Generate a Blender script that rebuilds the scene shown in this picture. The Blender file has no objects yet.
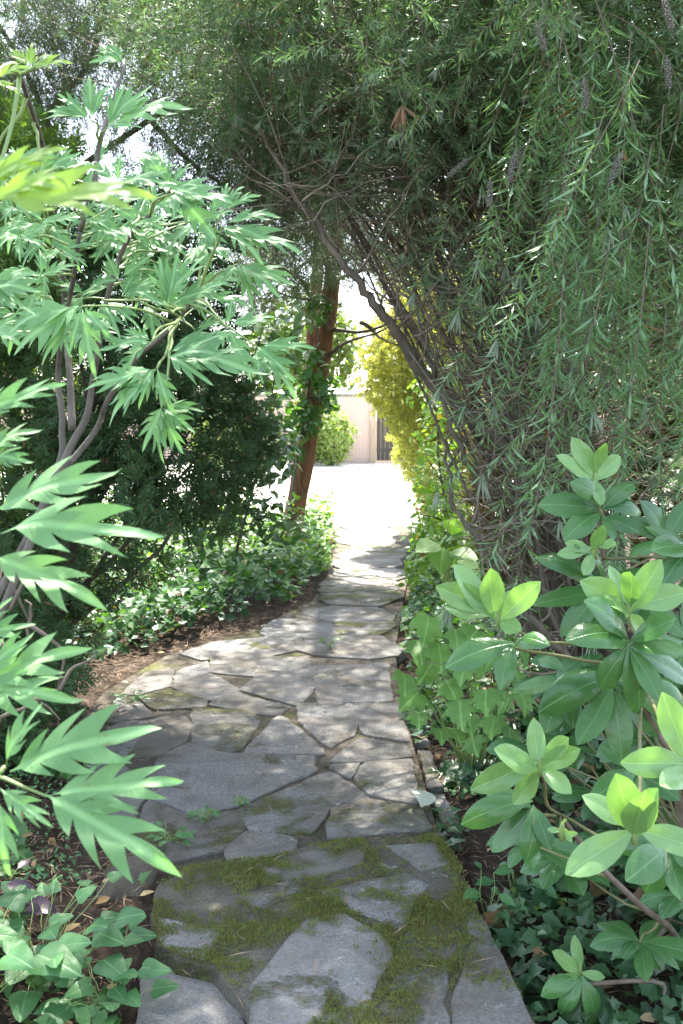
import bpy, math, random
import numpy as np
from mathutils import Vector, Matrix, noise
from mathutils.geometry import delaunay_2d_cdt

SC = bpy.context.scene
COL = SC.collection
rng = np.random.default_rng(11)
random.seed(5)
R = math.radians

# ------------------------------------------------------------------ camera
W, H, F = 683, 1024, 1000.0
PITCH = math.atan(102 / F)
EYE = np.array([0.0, 0.0, 1.55])
cp, sp = math.cos(PITCH), math.sin(PITCH)

def ray(px, py):
    a, b = (px - W / 2) / F, -(py - H / 2) / F
    return np.array([a, cp + b * sp, -sp + b * cp])

def P(px, py, Y):                     # point of the place seen at a pixel, Y metres ahead
    d = ray(px, py)
    return EYE + d * (Y / d[1])

def G(px, py, z=0.0):                 # the same, on a level
    d = ray(px, py)
    return EYE + d * ((z - EYE[2]) / d[2])

# ------------------------------------------------------------------ mesh helpers
class Geo:
    def __init__(s):
        s.V, s.F, s.U, s.n = [], [], [], 0
    def add(s, V, faces, U=None, mat=0):
        V = np.asarray(V, float).reshape(-1, 3)
        for f in faces:
            f = np.asarray(f, int)
            if f.size:
                s.F.append((f + s.n, mat))
        s.V.append(V)
        s.U.append(np.zeros((len(V), 2)) if U is None else np.asarray(U, float))
        s.n += len(V)
        return s
    def put(s, tpl, M, T, mat=0):     # many copies of a template: M (N,3,3), T (N,3)
        V, Fs, U = tpl
        M, T = np.asarray(M, float), np.asarray(T, float)
        N, k = len(T), len(V)
        if not N:
            return s
        VV = np.einsum('nij,kj->nki', M, V) + T[:, None, :]
        off = (np.arange(N) * k)[:, None, None]
        fs, ms = [], []
        for f in Fs:
            m = mat
            if isinstance(f, tuple):
                f, m = f
            f = np.asarray(f, int)
            s.F.append(((f[None] + off).reshape(-1, f.shape[1]) + s.n, m))
        s.V.append(VV.reshape(-1, 3))
        s.U.append(np.tile(U, (N, 1)))
        s.n += N * k
        return s
    def tube(s, pts, rad, sides=6, mat=0):
        pts = np.asarray(pts, float)
        n = len(pts)
        rad = np.broadcast_to(np.asarray(rad, float), (n,)) if np.ndim(rad) else np.full(n, rad)
        tan = np.gradient(pts, axis=0)
        tan /= np.linalg.norm(tan, axis=1)[:, None] + 1e-9
        a = np.array([1.0, 0.13, 0.07])
        if abs(tan[0] @ a) > .9: a = np.array([0.1, 0, 1.0])
        V = []
        for i in range(n):
            a = a - tan[i] * (a @ tan[i]); a /= np.linalg.norm(a) + 1e-9
            b = np.cross(tan[i], a)
            t = np.arange(sides) / sides * 2 * math.pi
            V.append(pts[i] + rad[i] * (np.cos(t)[:, None] * a + np.sin(t)[:, None] * b))
        V = np.concatenate(V)
        i, j = np.meshgrid(np.arange(n - 1), np.arange(sides), indexing='ij')
        j2 = (j + 1) % sides
        Q = np.stack([i * sides + j, i * sides + j2, (i + 1) * sides + j2, (i + 1) * sides + j], -1).reshape(-1, 4)
        U = np.stack([np.tile(np.arange(sides) / sides, n), np.repeat(np.arange(n) / n, sides)], 1)
        caps = [np.arange(sides)[::-1][None], (np.arange(sides) + (n - 1) * sides)[None]]
        return s.add(V, [Q] + caps, U, mat)
    def box(s, lo, hi, mat=0):
        x0, y0, z0 = lo; x1, y1, z1 = hi
        V = [(x0,y0,z0),(x1,y0,z0),(x1,y1,z0),(x0,y1,z0),(x0,y0,z1),(x1,y0,z1),(x1,y1,z1),(x0,y1,z1)]
        return s.add(V, [[(0,3,2,1),(4,5,6,7),(0,1,5,4),(1,2,6,5),(2,3,7,6),(3,0,4,7)]], None, mat)
    def build(s, name, mats, parent=None, smooth=True):
        V = np.concatenate(s.V)
        if parent is not None:
            V = V - np.array(parent['_at'])
        U = np.concatenate(s.U)
        me = bpy.data.meshes.new(name)
        cnt = np.concatenate([np.full(len(f), f.shape[1]) for f, m in s.F])
        mi = np.concatenate([np.full(len(f), m) for f, m in s.F])
        li = np.concatenate([f.ravel() for f, m in s.F])
        me.vertices.add(len(V)); me.loops.add(len(li)); me.polygons.add(len(cnt))
        me.vertices.foreach_set('co', V.astype(np.float32).ravel())
        me.loops.foreach_set('vertex_index', li.astype(np.int32))
        st = np.concatenate([[0], np.cumsum(cnt)[:-1]])
        me.polygons.foreach_set('loop_start', st.astype(np.int32))
        me.polygons.foreach_set('loop_total', cnt.astype(np.int32))
        me.polygons.foreach_set('material_index', mi.astype(np.int32))
        me.polygons.foreach_set('use_smooth', np.full(len(cnt), smooth))
        uv = me.uv_layers.new(name='UVMap')
        uv.data.foreach_set('uv', U[li].astype(np.float32).ravel())
        for m in (mats if isinstance(mats, (list, tuple)) else [mats]):
            me.materials.append(m)
        me.update(calc_edges=True); me.validate()
        o = bpy.data.objects.new(name, me)
        COL.objects.link(o)
        if parent is not None:
            o.parent = parent
        return o

def thing(name, loc, label, cat, group=None):
    o = bpy.data.objects.new(name, None)
    o.empty_display_size = .1
    COL.objects.link(o)
    o.location = loc
    o['_at'] = [float(v) for v in loc]
    o['label'] = label; o['category'] = cat
    if group: o['group'] = group
    return o

def tag(o, label, cat, group=None):
    o['label'] = label; o['category'] = cat
    if group: o['group'] = group
    return o

def kind(o, k, label=None):
    o['kind'] = k
    if label: o['label'] = label
    return o

def unit(v):
    v = np.asarray(v, float)
    return v / (np.linalg.norm(v, axis=-1, keepdims=True) + 1e-12)

def leaf_frame(base, tip, hint, wide=1.0):          # template: +Y along, +Z the upper face
    base, tip = np.asarray(base, float), np.asarray(tip, float)
    y = tip - base; L = np.linalg.norm(y); y = y / L
    z = np.asarray(hint, float); z = z - y * (z @ y); z = z / (np.linalg.norm(z) + 1e-9)
    x = np.cross(y, z)
    return np.stack([x * L * wide, y * L, z * L], 1)

def axis_frames(d, scale, roll=None):               # template: +Z along the axis d
    d = unit(d); N = len(d)
    a = np.where(np.abs(d[:, 2:3]) < .9, np.array([[0, 0, 1.0]]), np.array([[1.0, 0, 0]]))
    x = unit(np.cross(a, d)); y = np.cross(d, x)
    r = rng.uniform(0, 2 * math.pi, N) if roll is None else roll
    c, s_ = np.cos(r)[:, None], np.sin(r)[:, None]
    X, Y = x * c + y * s_, -x * s_ + y * c
    return np.stack([X, Y, d], 2) * np.asarray(scale)[:, None, None]

def flat_frames(n, scale):                          # leaves lying with normals n: +Y random direction, +Z = n
    n = unit(n); N = len(n)
    h = unit(rng.normal(size=(N, 3)))
    y = unit(h - n * np.sum(h * n, 1)[:, None]); x = np.cross(y, n)
    return np.stack([x, y, n], 2) * np.asarray(scale)[:, None, None]

def bend(p0, p1, n=8, sag=0.0, wob=0.0, seed=0):
    p0, p1 = np.asarray(p0, float), np.asarray(p1, float)
    t = np.linspace(0, 1, n)[:, None]
    q = p0 * (1 - t) + p1 * t
    q[:, 2] += sag * 4 * (t * (1 - t))[:, 0]
    if wob:
        r = np.random.default_rng(seed)
        ph = r.uniform(0, 6.28, (3, 3)); am = r.normal(size=(3, 3)) * wob
        for k in range(3):
            q += np.sin(t * (k + 1) * 3.1 + ph[k]) * am[k] / (k + 1) * np.sin(t * math.pi)
    return q

def smooth_path(pts, n=6):
    pts = np.asarray(pts, float)
    e = np.vstack([2 * pts[0] - pts[1], pts, 2 * pts[-1] - pts[-2]])
    out = []
    for i in range(1, len(e) - 2):
        p0, p1, p2, p3 = e[i - 1], e[i], e[i + 1], e[i + 2]
        for t in np.linspace(0, 1, n, endpoint=False):
            out.append(.5 * (2 * p1 + (p2 - p0) * t + (2 * p0 - 5 * p1 + 4 * p2 - p3) * t * t + (3 * p1 - p0 - 3 * p2 + p3) * t ** 3))
    out.append(pts[-1])
    return np.array(out)

# ------------------------------------------------------------------ materials
class N:
    def __init__(s, name):
        s.m = bpy.data.materials.new(name); s.m.use_nodes = True
        s.t = s.m.node_tree; s.t.nodes.clear()
        s.out = s.n('ShaderNodeOutputMaterial')
    def n(s, typ, **kw):
        x = s.t.nodes.new(typ)
        for k, v in kw.items():
            if hasattr(x, k) and k not in ('inputs',): setattr(x, k, v)
        return x
    def l(s, a, b): s.t.links.new(a, b)
    def setv(s, sock, v):
        if hasattr(v, 'is_output') or isinstance(v, bpy.types.NodeSocket): s.l(v, sock)
        else: sock.default_value = v
    def noise(s, scale, detail=4, rough=.55, vec=None, dist=0):
        x = s.n('ShaderNodeTexNoise'); x.inputs['Scale'].default_value = scale
        x.inputs['Detail'].default_value = detail; x.inputs['Roughness'].default_value = rough
        x.inputs['Distortion'].default_value = dist
        if vec is not None: s.l(vec, x.inputs['Vector'])
        return x.outputs['Fac']
    def ramp(s, fac, stops, interp='LINEAR'):
        x = s.n('ShaderNodeValToRGB'); x.color_ramp.interpolation = interp
        e = x.color_ramp.elements
        while len(e) < len(stops): e.new(.5)
        for i, (p, c) in enumerate(stops):
            e[i].position = p
            e[i].color = (*c, 1) if not np.isscalar(c) else (c, c, c, 1)
        s.l(fac, x.inputs['Fac']); return x.outputs['Color']
    def mix(s, f, a, b, mode='MIX'):
        x = s.n('ShaderNodeMix'); x.data_type = 'RGBA'; x.blend_type = mode
        s.setv(x.inputs[0], f)
        for sock, v in ((x.inputs[6], a), (x.inputs[7], b)):
            if isinstance(v, tuple) and len(v) == 3: v = (*v, 1)
            s.setv(sock, v)
        return x.outputs[2]
    def math(s, op, a, b=0.0):
        x = s.n('ShaderNodeMath'); x.operation = op
        s.setv(x.inputs[0], a); s.setv(x.inputs[1], b); return x.outputs[0]
    def pos(s): return s.n('ShaderNodeNewGeometry').outputs['Position']
    def mapping(s, vec, scale):
        x = s.n('ShaderNodeMapping'); x.inputs['Scale'].default_value = scale
        s.l(vec, x.inputs['Vector']); return x.outputs['Vector']
    def bump(s, h, strength=.5, dist=.01, normal=None):
        x = s.n('ShaderNodeBump'); x.inputs['Strength'].default_value = strength
        x.inputs['Distance'].default_value = dist; s.l(h, x.inputs['Height'])
        if normal is not None: s.l(normal, x.inputs['Normal'])
        return x.outputs['Normal']
    def bsdf(s, col, rough=.8, spec=.3, normal=None):
        x = s.n('ShaderNodeBsdfPrincipled')
        s.setv(x.inputs['Base Color'], (*col, 1) if isinstance(col, tuple) else col)
        s.setv(x.inputs['Roughness'], rough); s.setv(x.inputs['Specular IOR Level'], spec)
        if normal is not None: s.l(normal, x.inputs['Normal'])
        return x.outputs[0]
    def done(s, sh):
        s.l(sh, s.out.inputs['Surface']); return s.m

def leaf_mat(name, c0, c1, rough=.45, spec=.4, trans=.35, tcol=None, vein=0.0, brown=0.0, patch=3.0):
    k = N(name)
    g = k.n('ShaderNodeNewGeometry')
    rnd = g.outputs['Random Per Island']
    col = k.mix(rnd, c0, c1)
    nz = k.noise(patch, 3, .6, g.outputs['Position'])
    col = k.mix(k.ramp(nz, [(.35, 0.0), (.7, .45)]), col, tuple(v * 1.45 for v in c1))
    if brown:
        col = k.mix(k.ramp(rnd, [(1 - brown - .01, 0.0), (1 - brown, 1.0)]), col, (.16, .085, .035))
    nrm = None
    if vein:
        uv = k.n('ShaderNodeUVMap'); sep = k.n('ShaderNodeSeparateXYZ'); k.l(uv.outputs[0], sep.inputs[0])
        au = k.math('ABSOLUTE', sep.outputs[0])
        mid = k.ramp(au, [(.0, 1.0), (.03, .8), (.07, 0.0)])
        # side veins run forward from the midrib
        w = k.math('SINE', k.math('MULTIPLY', k.math('SUBTRACT', sep.outputs[1], k.math('MULTIPLY', au, .28)), 58.0))
        sv = k.ramp(w, [(.8, 0.0), (1.0, 1.0)])
        f = k.math('MAXIMUM', k.math('MULTIPLY', mid, vein), k.math('MULTIPLY', sv, vein * .10))
        col = k.mix(f, col, tuple(min(1, v * 1.9 + .05) for v in c1))
        blot = k.noise(38, 4, .7, g.outputs['Position'])
        col = k.mix(k.ramp(blot, [(.64, 0.0), (.72, .55)]), col, (.13, .105, .045))
        nrm = k.bump(k.math('ADD', k.math('MULTIPLY', mid, -.6), k.math('ADD', k.math('MULTIPLY', sv, -.12), k.noise(60, 2, .5, g.outputs['Position']))), .35, .004)
    a = k.bsdf(col, rough, spec, nrm)
    tr = k.n('ShaderNodeBsdfTranslucent')
    tc = k.mix(1.0, col, (*(tcol or (1.5, 1.6, .55)), 1), 'MULTIPLY')
    k.l(tc, tr.inputs['Color'])
    mx = k.n('ShaderNodeMixShader'); mx.inputs[0].default_value = trans
    k.l(a, mx.inputs[1]); k.l(tr.outputs[0], mx.inputs[2])
    return k.done(mx.outputs[0])

def bark_mat(name, c0, c1, scale=14, stretch=.22, bump=.6, green=0.0):
    k = N(name)
    v = k.mapping(k.pos(), (1, 1, stretch))
    n1 = k.noise(scale, 6, .65, v, .6)
    col = k.ramp(n1, [(.3, c0), (.7, c1)])
    n2 = k.noise(3.0, 4, .6, k.pos())
    col = k.mix(k.ramp(n2, [(.5, 0.0), (.72, .6)]), col, (.13, .14, .11) if not green else (.07, .1, .03))
    return k.done(k.bsdf(col, .9, .15, k.bump(n1, bump, .02)))

M = {}
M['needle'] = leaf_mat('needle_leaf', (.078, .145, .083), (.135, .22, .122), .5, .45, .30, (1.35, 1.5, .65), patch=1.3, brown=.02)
M['needle_skylit'] = leaf_mat('needle_leaf_skylit', (.115, .21, .11), (.19, .30, .155), .38, .6, .32, (1.3, 1.5, .6), patch=2.5, brown=.015)  # lighter copy of the needles, with skylight put into the colour
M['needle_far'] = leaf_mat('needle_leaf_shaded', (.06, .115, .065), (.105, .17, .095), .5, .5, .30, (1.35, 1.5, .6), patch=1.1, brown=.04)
M['needle_tip'] = leaf_mat('silky_tip', (.15, .205, .13), (.23, .28, .20), .6, .3, .3, (1, 1, .9))
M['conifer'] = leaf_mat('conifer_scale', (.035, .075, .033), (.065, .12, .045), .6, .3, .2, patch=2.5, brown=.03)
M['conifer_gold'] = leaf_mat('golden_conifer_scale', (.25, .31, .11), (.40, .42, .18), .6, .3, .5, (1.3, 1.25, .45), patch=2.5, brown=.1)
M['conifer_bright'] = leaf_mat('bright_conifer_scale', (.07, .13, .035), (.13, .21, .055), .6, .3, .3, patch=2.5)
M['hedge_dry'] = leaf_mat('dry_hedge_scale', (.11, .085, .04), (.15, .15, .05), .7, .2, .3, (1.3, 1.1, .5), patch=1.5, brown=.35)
M['peony'] = leaf_mat('peony_leaf', (.085, .195, .072), (.165, .30, .12), .5, .28, .28, (1.2, 1.45, .6), vein=.4, patch=6)
M['peony_backlit'] = leaf_mat('peony_leaf_backlit', (.19, .30, .07), (.24, .36, .09), .42, .45, .5, (1.4, 1.5, .4), vein=.22, patch=6)  # peony leaf yellowed and brightened: the backlight is put into its colour
M['rhodo'] = leaf_mat('rhododendron_leaf', (.032, .095, .03), (.065, .155, .042), .27, .45, .18, (1.4, 1.7, .5), vein=.35, patch=5)
M['rhodo_young'] = leaf_mat('rhododendron_leaf_young', (.135, .255, .09), (.18, .31, .115), .36, .5, .3, (1.3, 1.45, .5), vein=.3, patch=6)
M['lobed'] = leaf_mat('lobed_leaf', (.085, .19, .045), (.16, .30, .075), .5, .4, .33, (1.4, 1.5, .45), vein=.4, patch=6)
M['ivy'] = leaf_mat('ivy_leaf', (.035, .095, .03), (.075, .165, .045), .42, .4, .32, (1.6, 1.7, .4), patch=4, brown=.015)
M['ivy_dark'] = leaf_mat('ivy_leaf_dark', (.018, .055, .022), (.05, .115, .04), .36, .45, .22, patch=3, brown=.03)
M['ivy_light'] = leaf_mat('ground_cover_leaf', (.09, .19, .035), (.16, .28, .055), .42, .45, .4, (1.5, 1.5, .4), patch=4, brown=.02)
M['broad'] = leaf_mat('broad_leaf', (.03, .07, .028), (.06, .115, .04), .35, .5, .25, (1.7, 1.7, .45), patch=4)
M['heart'] = leaf_mat('heart_leaf', (.035, .115, .04), (.08, .19, .062), .45, .45, .3, vein=.4, patch=6)
M['purple'] = leaf_mat('purple_leaf', (.035, .02, .035), (.06, .03, .05), .4, .5, .2, (1.2, .8, 1), patch=6)
M['far_leaf'] = leaf_mat('distant_leaf', (.10, .17, .04), (.19, .25, .07), .6, .3, .4, (1.3, 1.3, .5), patch=.6)
M['bark'] = bark_mat('grey_bark', (.06, .048, .036), (.19, .155, .12), 20, .25)
M['bark_pale'] = bark_mat('pale_limb_bark', (.07, .06, .05), (.21, .185, .155), 22, .2)
M['bark_red'] = bark_mat('red_bark', (.08, .04, .025), (.32, .16, .085), 26, .12, 1.8)
M['twig'] = bark_mat('brown_twig', (.10, .075, .055), (.22, .175, .135), 30, .5, .3)
M['twig_grey'] = bark_mat('grey_twig', (.15, .12, .09), (.30, .25, .19), 30, .5, .3)
M['green_stem'] = leaf_mat('green_stem', (.16, .24, .07), (.22, .30, .10), .45, .4, .1)
M['rhodo_stem'] = bark_mat('rhododendron_twig', (.12, .13, .05), (.22, .20, .10), 30, .5, .3)
M['capsule'] = bark_mat('seed_capsule', (.16, .145, .12), (.33, .31, .27), 120, 1, .8)

def stone_mat(name, base, moss_lo, moss_hi, seed, bed=False):
    k = N(name)
    p = k.n('ShaderNodeVectorMath'); p.operation = 'ADD'
    k.l(k.pos(), p.inputs[0]); p.inputs[1].default_value = (seed, seed * 1.7, 0)
    g = k.n('ShaderNodeObjectInfo')
    sh = k.n('ShaderNodeVectorMath'); sh.operation = 'ADD'; k.l(p.outputs[0], sh.inputs[0])
    cx = k.n('ShaderNodeCombineXYZ'); k.l(k.math('MULTIPLY', g.outputs['Random'], 31.0), cx.inputs[0]); k.l(k.math('MULTIPLY', g.outputs['Random'], 17.0), cx.inputs[2])
    k.l(cx.outputs[0], sh.inputs[1]); pos = sh.outputs[0]
    n1 = k.noise(5, 8, .65, pos); n2 = k.noise(90, 5, .75, pos); n3 = k.noise(24, 6, .7, pos)
    vo = k.n('ShaderNodeTexVoronoi'); vo.inputs['Scale'].default_value = 210; k.l(pos, vo.inputs['Vector'])
    d, l = tuple(v * .5 for v in base), tuple(min(1, v * 1.4) for v in base)
    col = k.ramp(n1, [(.25, d), (.5, base), (.75, l)])
    col = k.mix(k.ramp(n2, [(.36, .9), (.62, 0.0)]), col, tuple(v * .36 for v in base))
    n4 = k.noise(260, 2, .6, pos); col = k.mix(k.ramp(n4, [(.56, 0.0), (.68, .7)]), col, tuple(min(1, v * 2.0) for v in base))
    col = k.mix(k.ramp(vo.outputs['Distance'], [(.12, .5), (.3, 0.0)]), col, tuple(min(1, v * 1.7) for v in base))
    col = k.mix(k.math('MULTIPLY', g.outputs['Random'], .6), col, (base[0] * .66, base[1] * .62, base[2] * .56))
    lich = k.noise(9, 5, .7, k.mapping(pos, (1, 1.2, 1)), 1.2)
    col = k.mix(k.ramp(lich, [(.63, 0.0), (.67, .75)]), col, (.40, .40, .37))
    stain = k.noise(2.6, 5, .6, pos, .8)
    col = k.mix(k.ramp(stain, [(.42, 0.0), (.64, .7)]), col, (.095, .08, .058))
    mz = k.noise(3.6, 7, .68, pos, .5); 
    mm = k.ramp(mz, [(moss_lo, 0.0), (moss_hi, 1.0)])
    mcol = k.ramp(n3, [(.3, (.05, .05, .016)), (.5, (.11, .115, .032)), (.72, (.165, .165, .055))])
    mcol = k.mix(k.ramp(n2, [(.35, .7), (.65, 0.0)]), mcol, (.035, .03, .014))
    col = k.mix(mm, col, mcol)
    h = k.math('ADD', k.math('MULTIPLY', n2, .35), k.math('ADD', k.math('MULTIPLY', n3, .8), k.math('MULTIPLY', mm, .9)))
    return k.done(k.bsdf(col, .88, .25, k.bump(h, 1.0, .018)))

M['flag'] = stone_mat('grey_flagstone', (.25, .243, .23), .57, .68, 0.0)
M['flag_moss'] = stone_mat('mossy_flagstone', (.225, .22, .205), .46, .58, 3.1)
M['slab'] = stone_mat('granular_slab', (.30, .297, .29), .57, .66, 7.7)
M['bed'] = stone_mat('mossy_joint', (.095, .08, .06), .50, .62, 5.0)
M['step_bed'] = stone_mat('mossy_step', (.135, .125, .10), .50, .62, 9.0)

def soil_mat():
    k = N('soil')
    p = k.pos()
    n1 = k.noise(7, 8, .7, p); n2 = k.noise(60, 6, .75, p)
    st = k.noise(45, 4, .7, k.mapping(p, (1, .25, 1)), 1.5)
    col = k.ramp(n1, [(.3, (.035, .025, .018)), (.55, (.075, .055, .04)), (.75, (.12, .09, .065))])
    col = k.mix(k.ramp(n2, [(.35, .7), (.65, 0.0)]), col, (.02, .015, .011))
    col = k.mix(k.ramp(st, [(.58, 0.0), (.7, .6)]), col, (.17, .125, .085))
    return k.done(k.bsdf(col, .95, .1, k.bump(k.math('ADD', n2, st), .9, .02)))
M['soil'] = soil_mat()
def gravel_mat():
    k = N('pale_gravel')
    p = k.pos(); v = k.n('ShaderNodeTexVoronoi'); v.inputs['Scale'].default_value = 40; k.l(p, v.inputs['Vector'])
    n1 = k.noise(.7, 5, .6, p)
    col = k.mix(n1, k.mix(k.n('ShaderNodeSeparateXYZ').outputs[0], (.5, .47, .41), (.5, .47, .41)), (.42, .40, .35))
    col = k.mix(.35, col, v.outputs['Color'], 'SOFT_LIGHT')
    return k.done(k.bsdf(col, .95, .1, k.bump(v.outputs['Distance'], .6, .01)))
M['gravel'] = gravel_mat()
def brick_mat():
    k = N('brick')
    s = k.n('ShaderNodeSeparateXYZ'); k.l(k.pos(), s.inputs[0])
    c = k.n('ShaderNodeCombineXYZ'); k.l(k.math('ADD', s.outputs[0], s.outputs[1]), c.inputs[0]); k.l(s.outputs[2], c.inputs[1])
    b = k.n('ShaderNodeTexBrick'); k.l(c.outputs[0], b.inputs['Vector'])
    b.inputs['Scale'].default_value = 1; b.inputs['Brick Width'].default_value = .225; b.inputs['Row Height'].default_value = .075
    b.inputs['Mortar Size'].default_value = .01
    b.inputs['Color1'].default_value = (.52, .36, .29, 1); b.inputs['Color2'].default_value = (.56, .41, .33, 1); b.inputs['Mortar'].default_value = (.55, .5, .45, 1)  # brick and mortar paled so that the glare sits in the colour
    col = k.mix(k.noise(1.3, 4, .6, k.pos()), b.outputs['Color'], (.5, .36, .29))
    return k.done(k.bsdf(col, .9, .15, k.bump(b.outputs['Fac'], -.5, .01)))
M['brick'] = brick_mat()
def wood_mat(name, a, b):
    k = N(name); n1 = k.noise(12, 5, .6, k.mapping(k.pos(), (3, 3, .2)))
    return k.done(k.bsdf(k.ramp(n1, [(.3, a), (.7, b)]), .7, .25, k.bump(n1, .3, .01)))
M['post'] = wood_mat('post_wood', (.30, .22, .15), (.42, .33, .24))
M['gate'] = wood_mat('gate_wood', (.05, .045, .035), (.09, .08, .06))
def litter_mat(name, a, b):
    k = N(name); g = k.n('ShaderNodeNewGeometry')
    return k.done(k.bsdf(k.mix(g.outputs['Random Per Island'], a, b), .8, .2))
M['litter'] = litter_mat('dry_needles', (.09, .055, .035), (.27, .19, .125))
M['dead_leaf'] = litter_mat('dead_leaf', (.20, .12, .05), (.36, .28, .15))
M['pale_leaf'] = litter_mat('bleached_leaf', (.34, .37, .28), (.40, .42, .34))
M['moss'] = leaf_mat('moss_blade', (.085, .105, .03), (.19, .215, .07), .8, .1, .3, patch=9, brown=.1)
M['rust'] = litter_mat('rusty_leaf', (.15, .085, .05), (.24, .14, .08))
M['bud'] = litter_mat('red_bud', (.16, .05, .05), (.24, .10, .08))

# ------------------------------------------------------------------ leaf templates
def grid_leaf(prof, ny=8, half=2, wid=.38, arch=.06, fold=.12, edge=0.0, wave=0.0, seed=0, twist=0.0):
    r = np.random.default_rng(seed)
    V, U = [], []
    ph = r.uniform(0, 6)
    for i in range(ny + 1):
        t = i / ny
        w = prof(t) * wid / 2
        for j in range(-half, half + 1):
            u = j / half
            z = arch * 4 * t * (1 - t) + fold * abs(u) * w - edge * u * u * w + wave * math.sin(t * 11 + ph + (2 if u < 0 else 0)) * abs(u) * w
            z += twist * t * u * w
            V.append((u * w + .03 * wid * math.sin(3 * t + ph), t, z)); U.append((u * max(prof(t), .05), t))
    n = 2 * half + 1
    Fq = [(i * n + j, i * n + j + 1, (i + 1) * n + j + 1, (i + 1) * n + j) for i in range(ny) for j in range(n - 1)]
    return np.array(V), [np.array(Fq)], np.array(U)

ell = lambda t: .05 if t < .06 else max(.015, math.sin(math.pi * min(1, (t - .06) / .94) ** 1.12)) ** .62
ell0 = lambda t: max(.02, math.sin(math.pi * min(1, max(0, (t - .07) / .93)) ** .92)) ** .75 if t > .07 else .05
ov = lambda t: max(.02, math.sin(math.pi * t ** .75)) ** .9
RH = [grid_leaf(ell, 9, 3, .40 + .03 * (q % 3 - 1), .02 + .045 * q, .22, .05 + .12 * q, .06 + .02 * (q % 3), q, (-.5, .4, 0, .7, -.3)[q]) for q in range(5)]
RY = [grid_leaf(ell, 9, 3, .38, .03 - .06 * (q % 3), .5, .25, .14, q + 20, (.5, -.4, .2, -.6, 0)[q]) for q in range(5)]
BR = grid_leaf(ov, 4, 1, .48, .05, .25, 0, 0, 3)
BR2 = grid_leaf(ov, 3, 1, .55, .04, .3, 0, 0, 4)
def needle(w=.12):
    return np.array([(0, 0, 0), (w / 2, .45, .02), (0, 1, -.03), (-w / 2, .45, .02)]), [np.array([(0, 1, 2, 3)])], np.array([(0, 0), (.5, .5), (0, 1), (-.5, .5)])
IV = (lambda a: (np.array([(0, 0, 0)] + [(x, y, .25 * abs(x) - .12 * (x * x + y * y)) for x, y in a]),
      [np.array([(0, i + 1, i + 2) for i in range(len(a) - 1)])], np.array([(0, 0)] + a)))(
      [(.02, -.06), (.22, -.16), (.34, .02), (.46, .16), (.30, .26), (.24, .42), (.10, .55), (0, .80), (-.10, .55), (-.24, .42), (-.30, .26), (-.46, .16), (-.34, .02), (-.22, -.16), (-.02, -.06)])
HE = grid_leaf(lambda t: max(.02, (1 - t) ** .60 * min(1, ((t + .02) * 4.5) ** .5)), 10, 3, .92, .06, .2, .25, .08, 8)
HE[0][:, 1] -= .17 * np.clip(np.abs(HE[0][:, 0]) / .4, 0, 1) * np.clip(1 - HE[0][:, 1] * 2.2, 0, 1)

def lobe_leaf(right, fold=.15, arch=.06, curl=.25, seed=0, serr=0.0):
    """Leaf blade from the outline of one side: [(x, y, kind)], kind 't' a tip, 's' a notch."""
    r = np.random.default_rng(seed)
    def side(sg):
        pts = [(p[0] * (1 + r.normal() * .07), p[1] + r.normal() * .012, p[2]) for p in right]
        out = []
        for a, b in zip(pts[:-1], pts[1:]):
            mx, my = (a[0] + b[0]) / 2, (a[1] + b[1]) / 2
            dx, dy = b[0] - a[0], b[1] - a[1]
            k = .16 if b[2] == 't' else -.05
            c = (mx + k * dy, my - k * dx)
            for t in np.linspace(0, 1, 5, endpoint=False):
                x = (1 - t) ** 2 * a[0] + 2 * t * (1 - t) * c[0] + t * t * b[0]
                y = (1 - t) ** 2 * a[1] + 2 * t * (1 - t) * c[1] + t * t * b[1]
                if serr and len(out) % 2: x += serr; y += serr * .3
                out.append((x * sg, y))
        return out
    rt = side(1); lf = side(-1)
    apex = (r.normal() * .02, right[-1][1])
    base = [(0.012, 0.0), (-0.012, 0.0)]
    outline = [base[0]] + rt[1:] + [apex] + lf[1:][::-1] + [base[1]]
    n = len(outline)
    mid = [(0.0, t) for t in np.linspace(.06, right[-1][1] * .94, 9)]
    vs = [Vector(p) for p in outline + mid]
    ed = [(i, (i + 1) % n) for i in range(n)] + [(n + i, n + i + 1) for i in range(len(mid) - 1)]
    v, e, f, *_ = delaunay_2d_cdt(vs, ed, [], 1, 1e-5)
    V2 = np.array([(p.x, p.y) for p in v])
    x, y = V2[:, 0], V2[:, 1]
    z = fold * np.abs(x) + arch * 4 * y * (1 - y) - curl * x * x + .03 * np.sin(x * 14 + y * 9 + seed) 
    Fq = np.array([t for t in f if len(t) == 3])
    return np.stack([x, y, z], 1), [Fq], np.stack([x * 1.6, y], 1)

PEO = [
 [(0,0,'s'),(.018,.12,'s'),(.25,.46,'t'),(.068,.33,'s'),(.29,.74,'t'),(.072,.53,'s'),(.17,.96,'t'),(.045,.76,'s'),(0,1.10,'t')],
 [(0,0,'s'),(.02,.08,'s'),(.22,.33,'t'),(.06,.24,'s'),(.31,.62,'t'),(.078,.43,'s'),(.26,.86,'t'),(.06,.66,'s'),(0,1.10,'t')],
 [(0,0,'s'),(.02,.16,'s'),(.27,.60,'t'),(.072,.42,'s'),(.22,.88,'t'),(.055,.66,'s'),(0,1.08,'t')],
]
PE = [lobe_leaf(PEO[q % 3], .16 + .05 * (q % 2), .05 + .03 * (q % 3), .35, q) for q in range(9)]
MP = [lobe_leaf([(0,0,'s'),(.10,-.08,'s'),(.42,.06,'t'),(.36,.22,'s'),(.55,.52,'t'),(.30,.56,'s'),(.26,.80,'t'),(.14,.80,'s'),(0,1.03,'t')], .22, .10, .55, q, .012) for q in range(4)]

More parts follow.
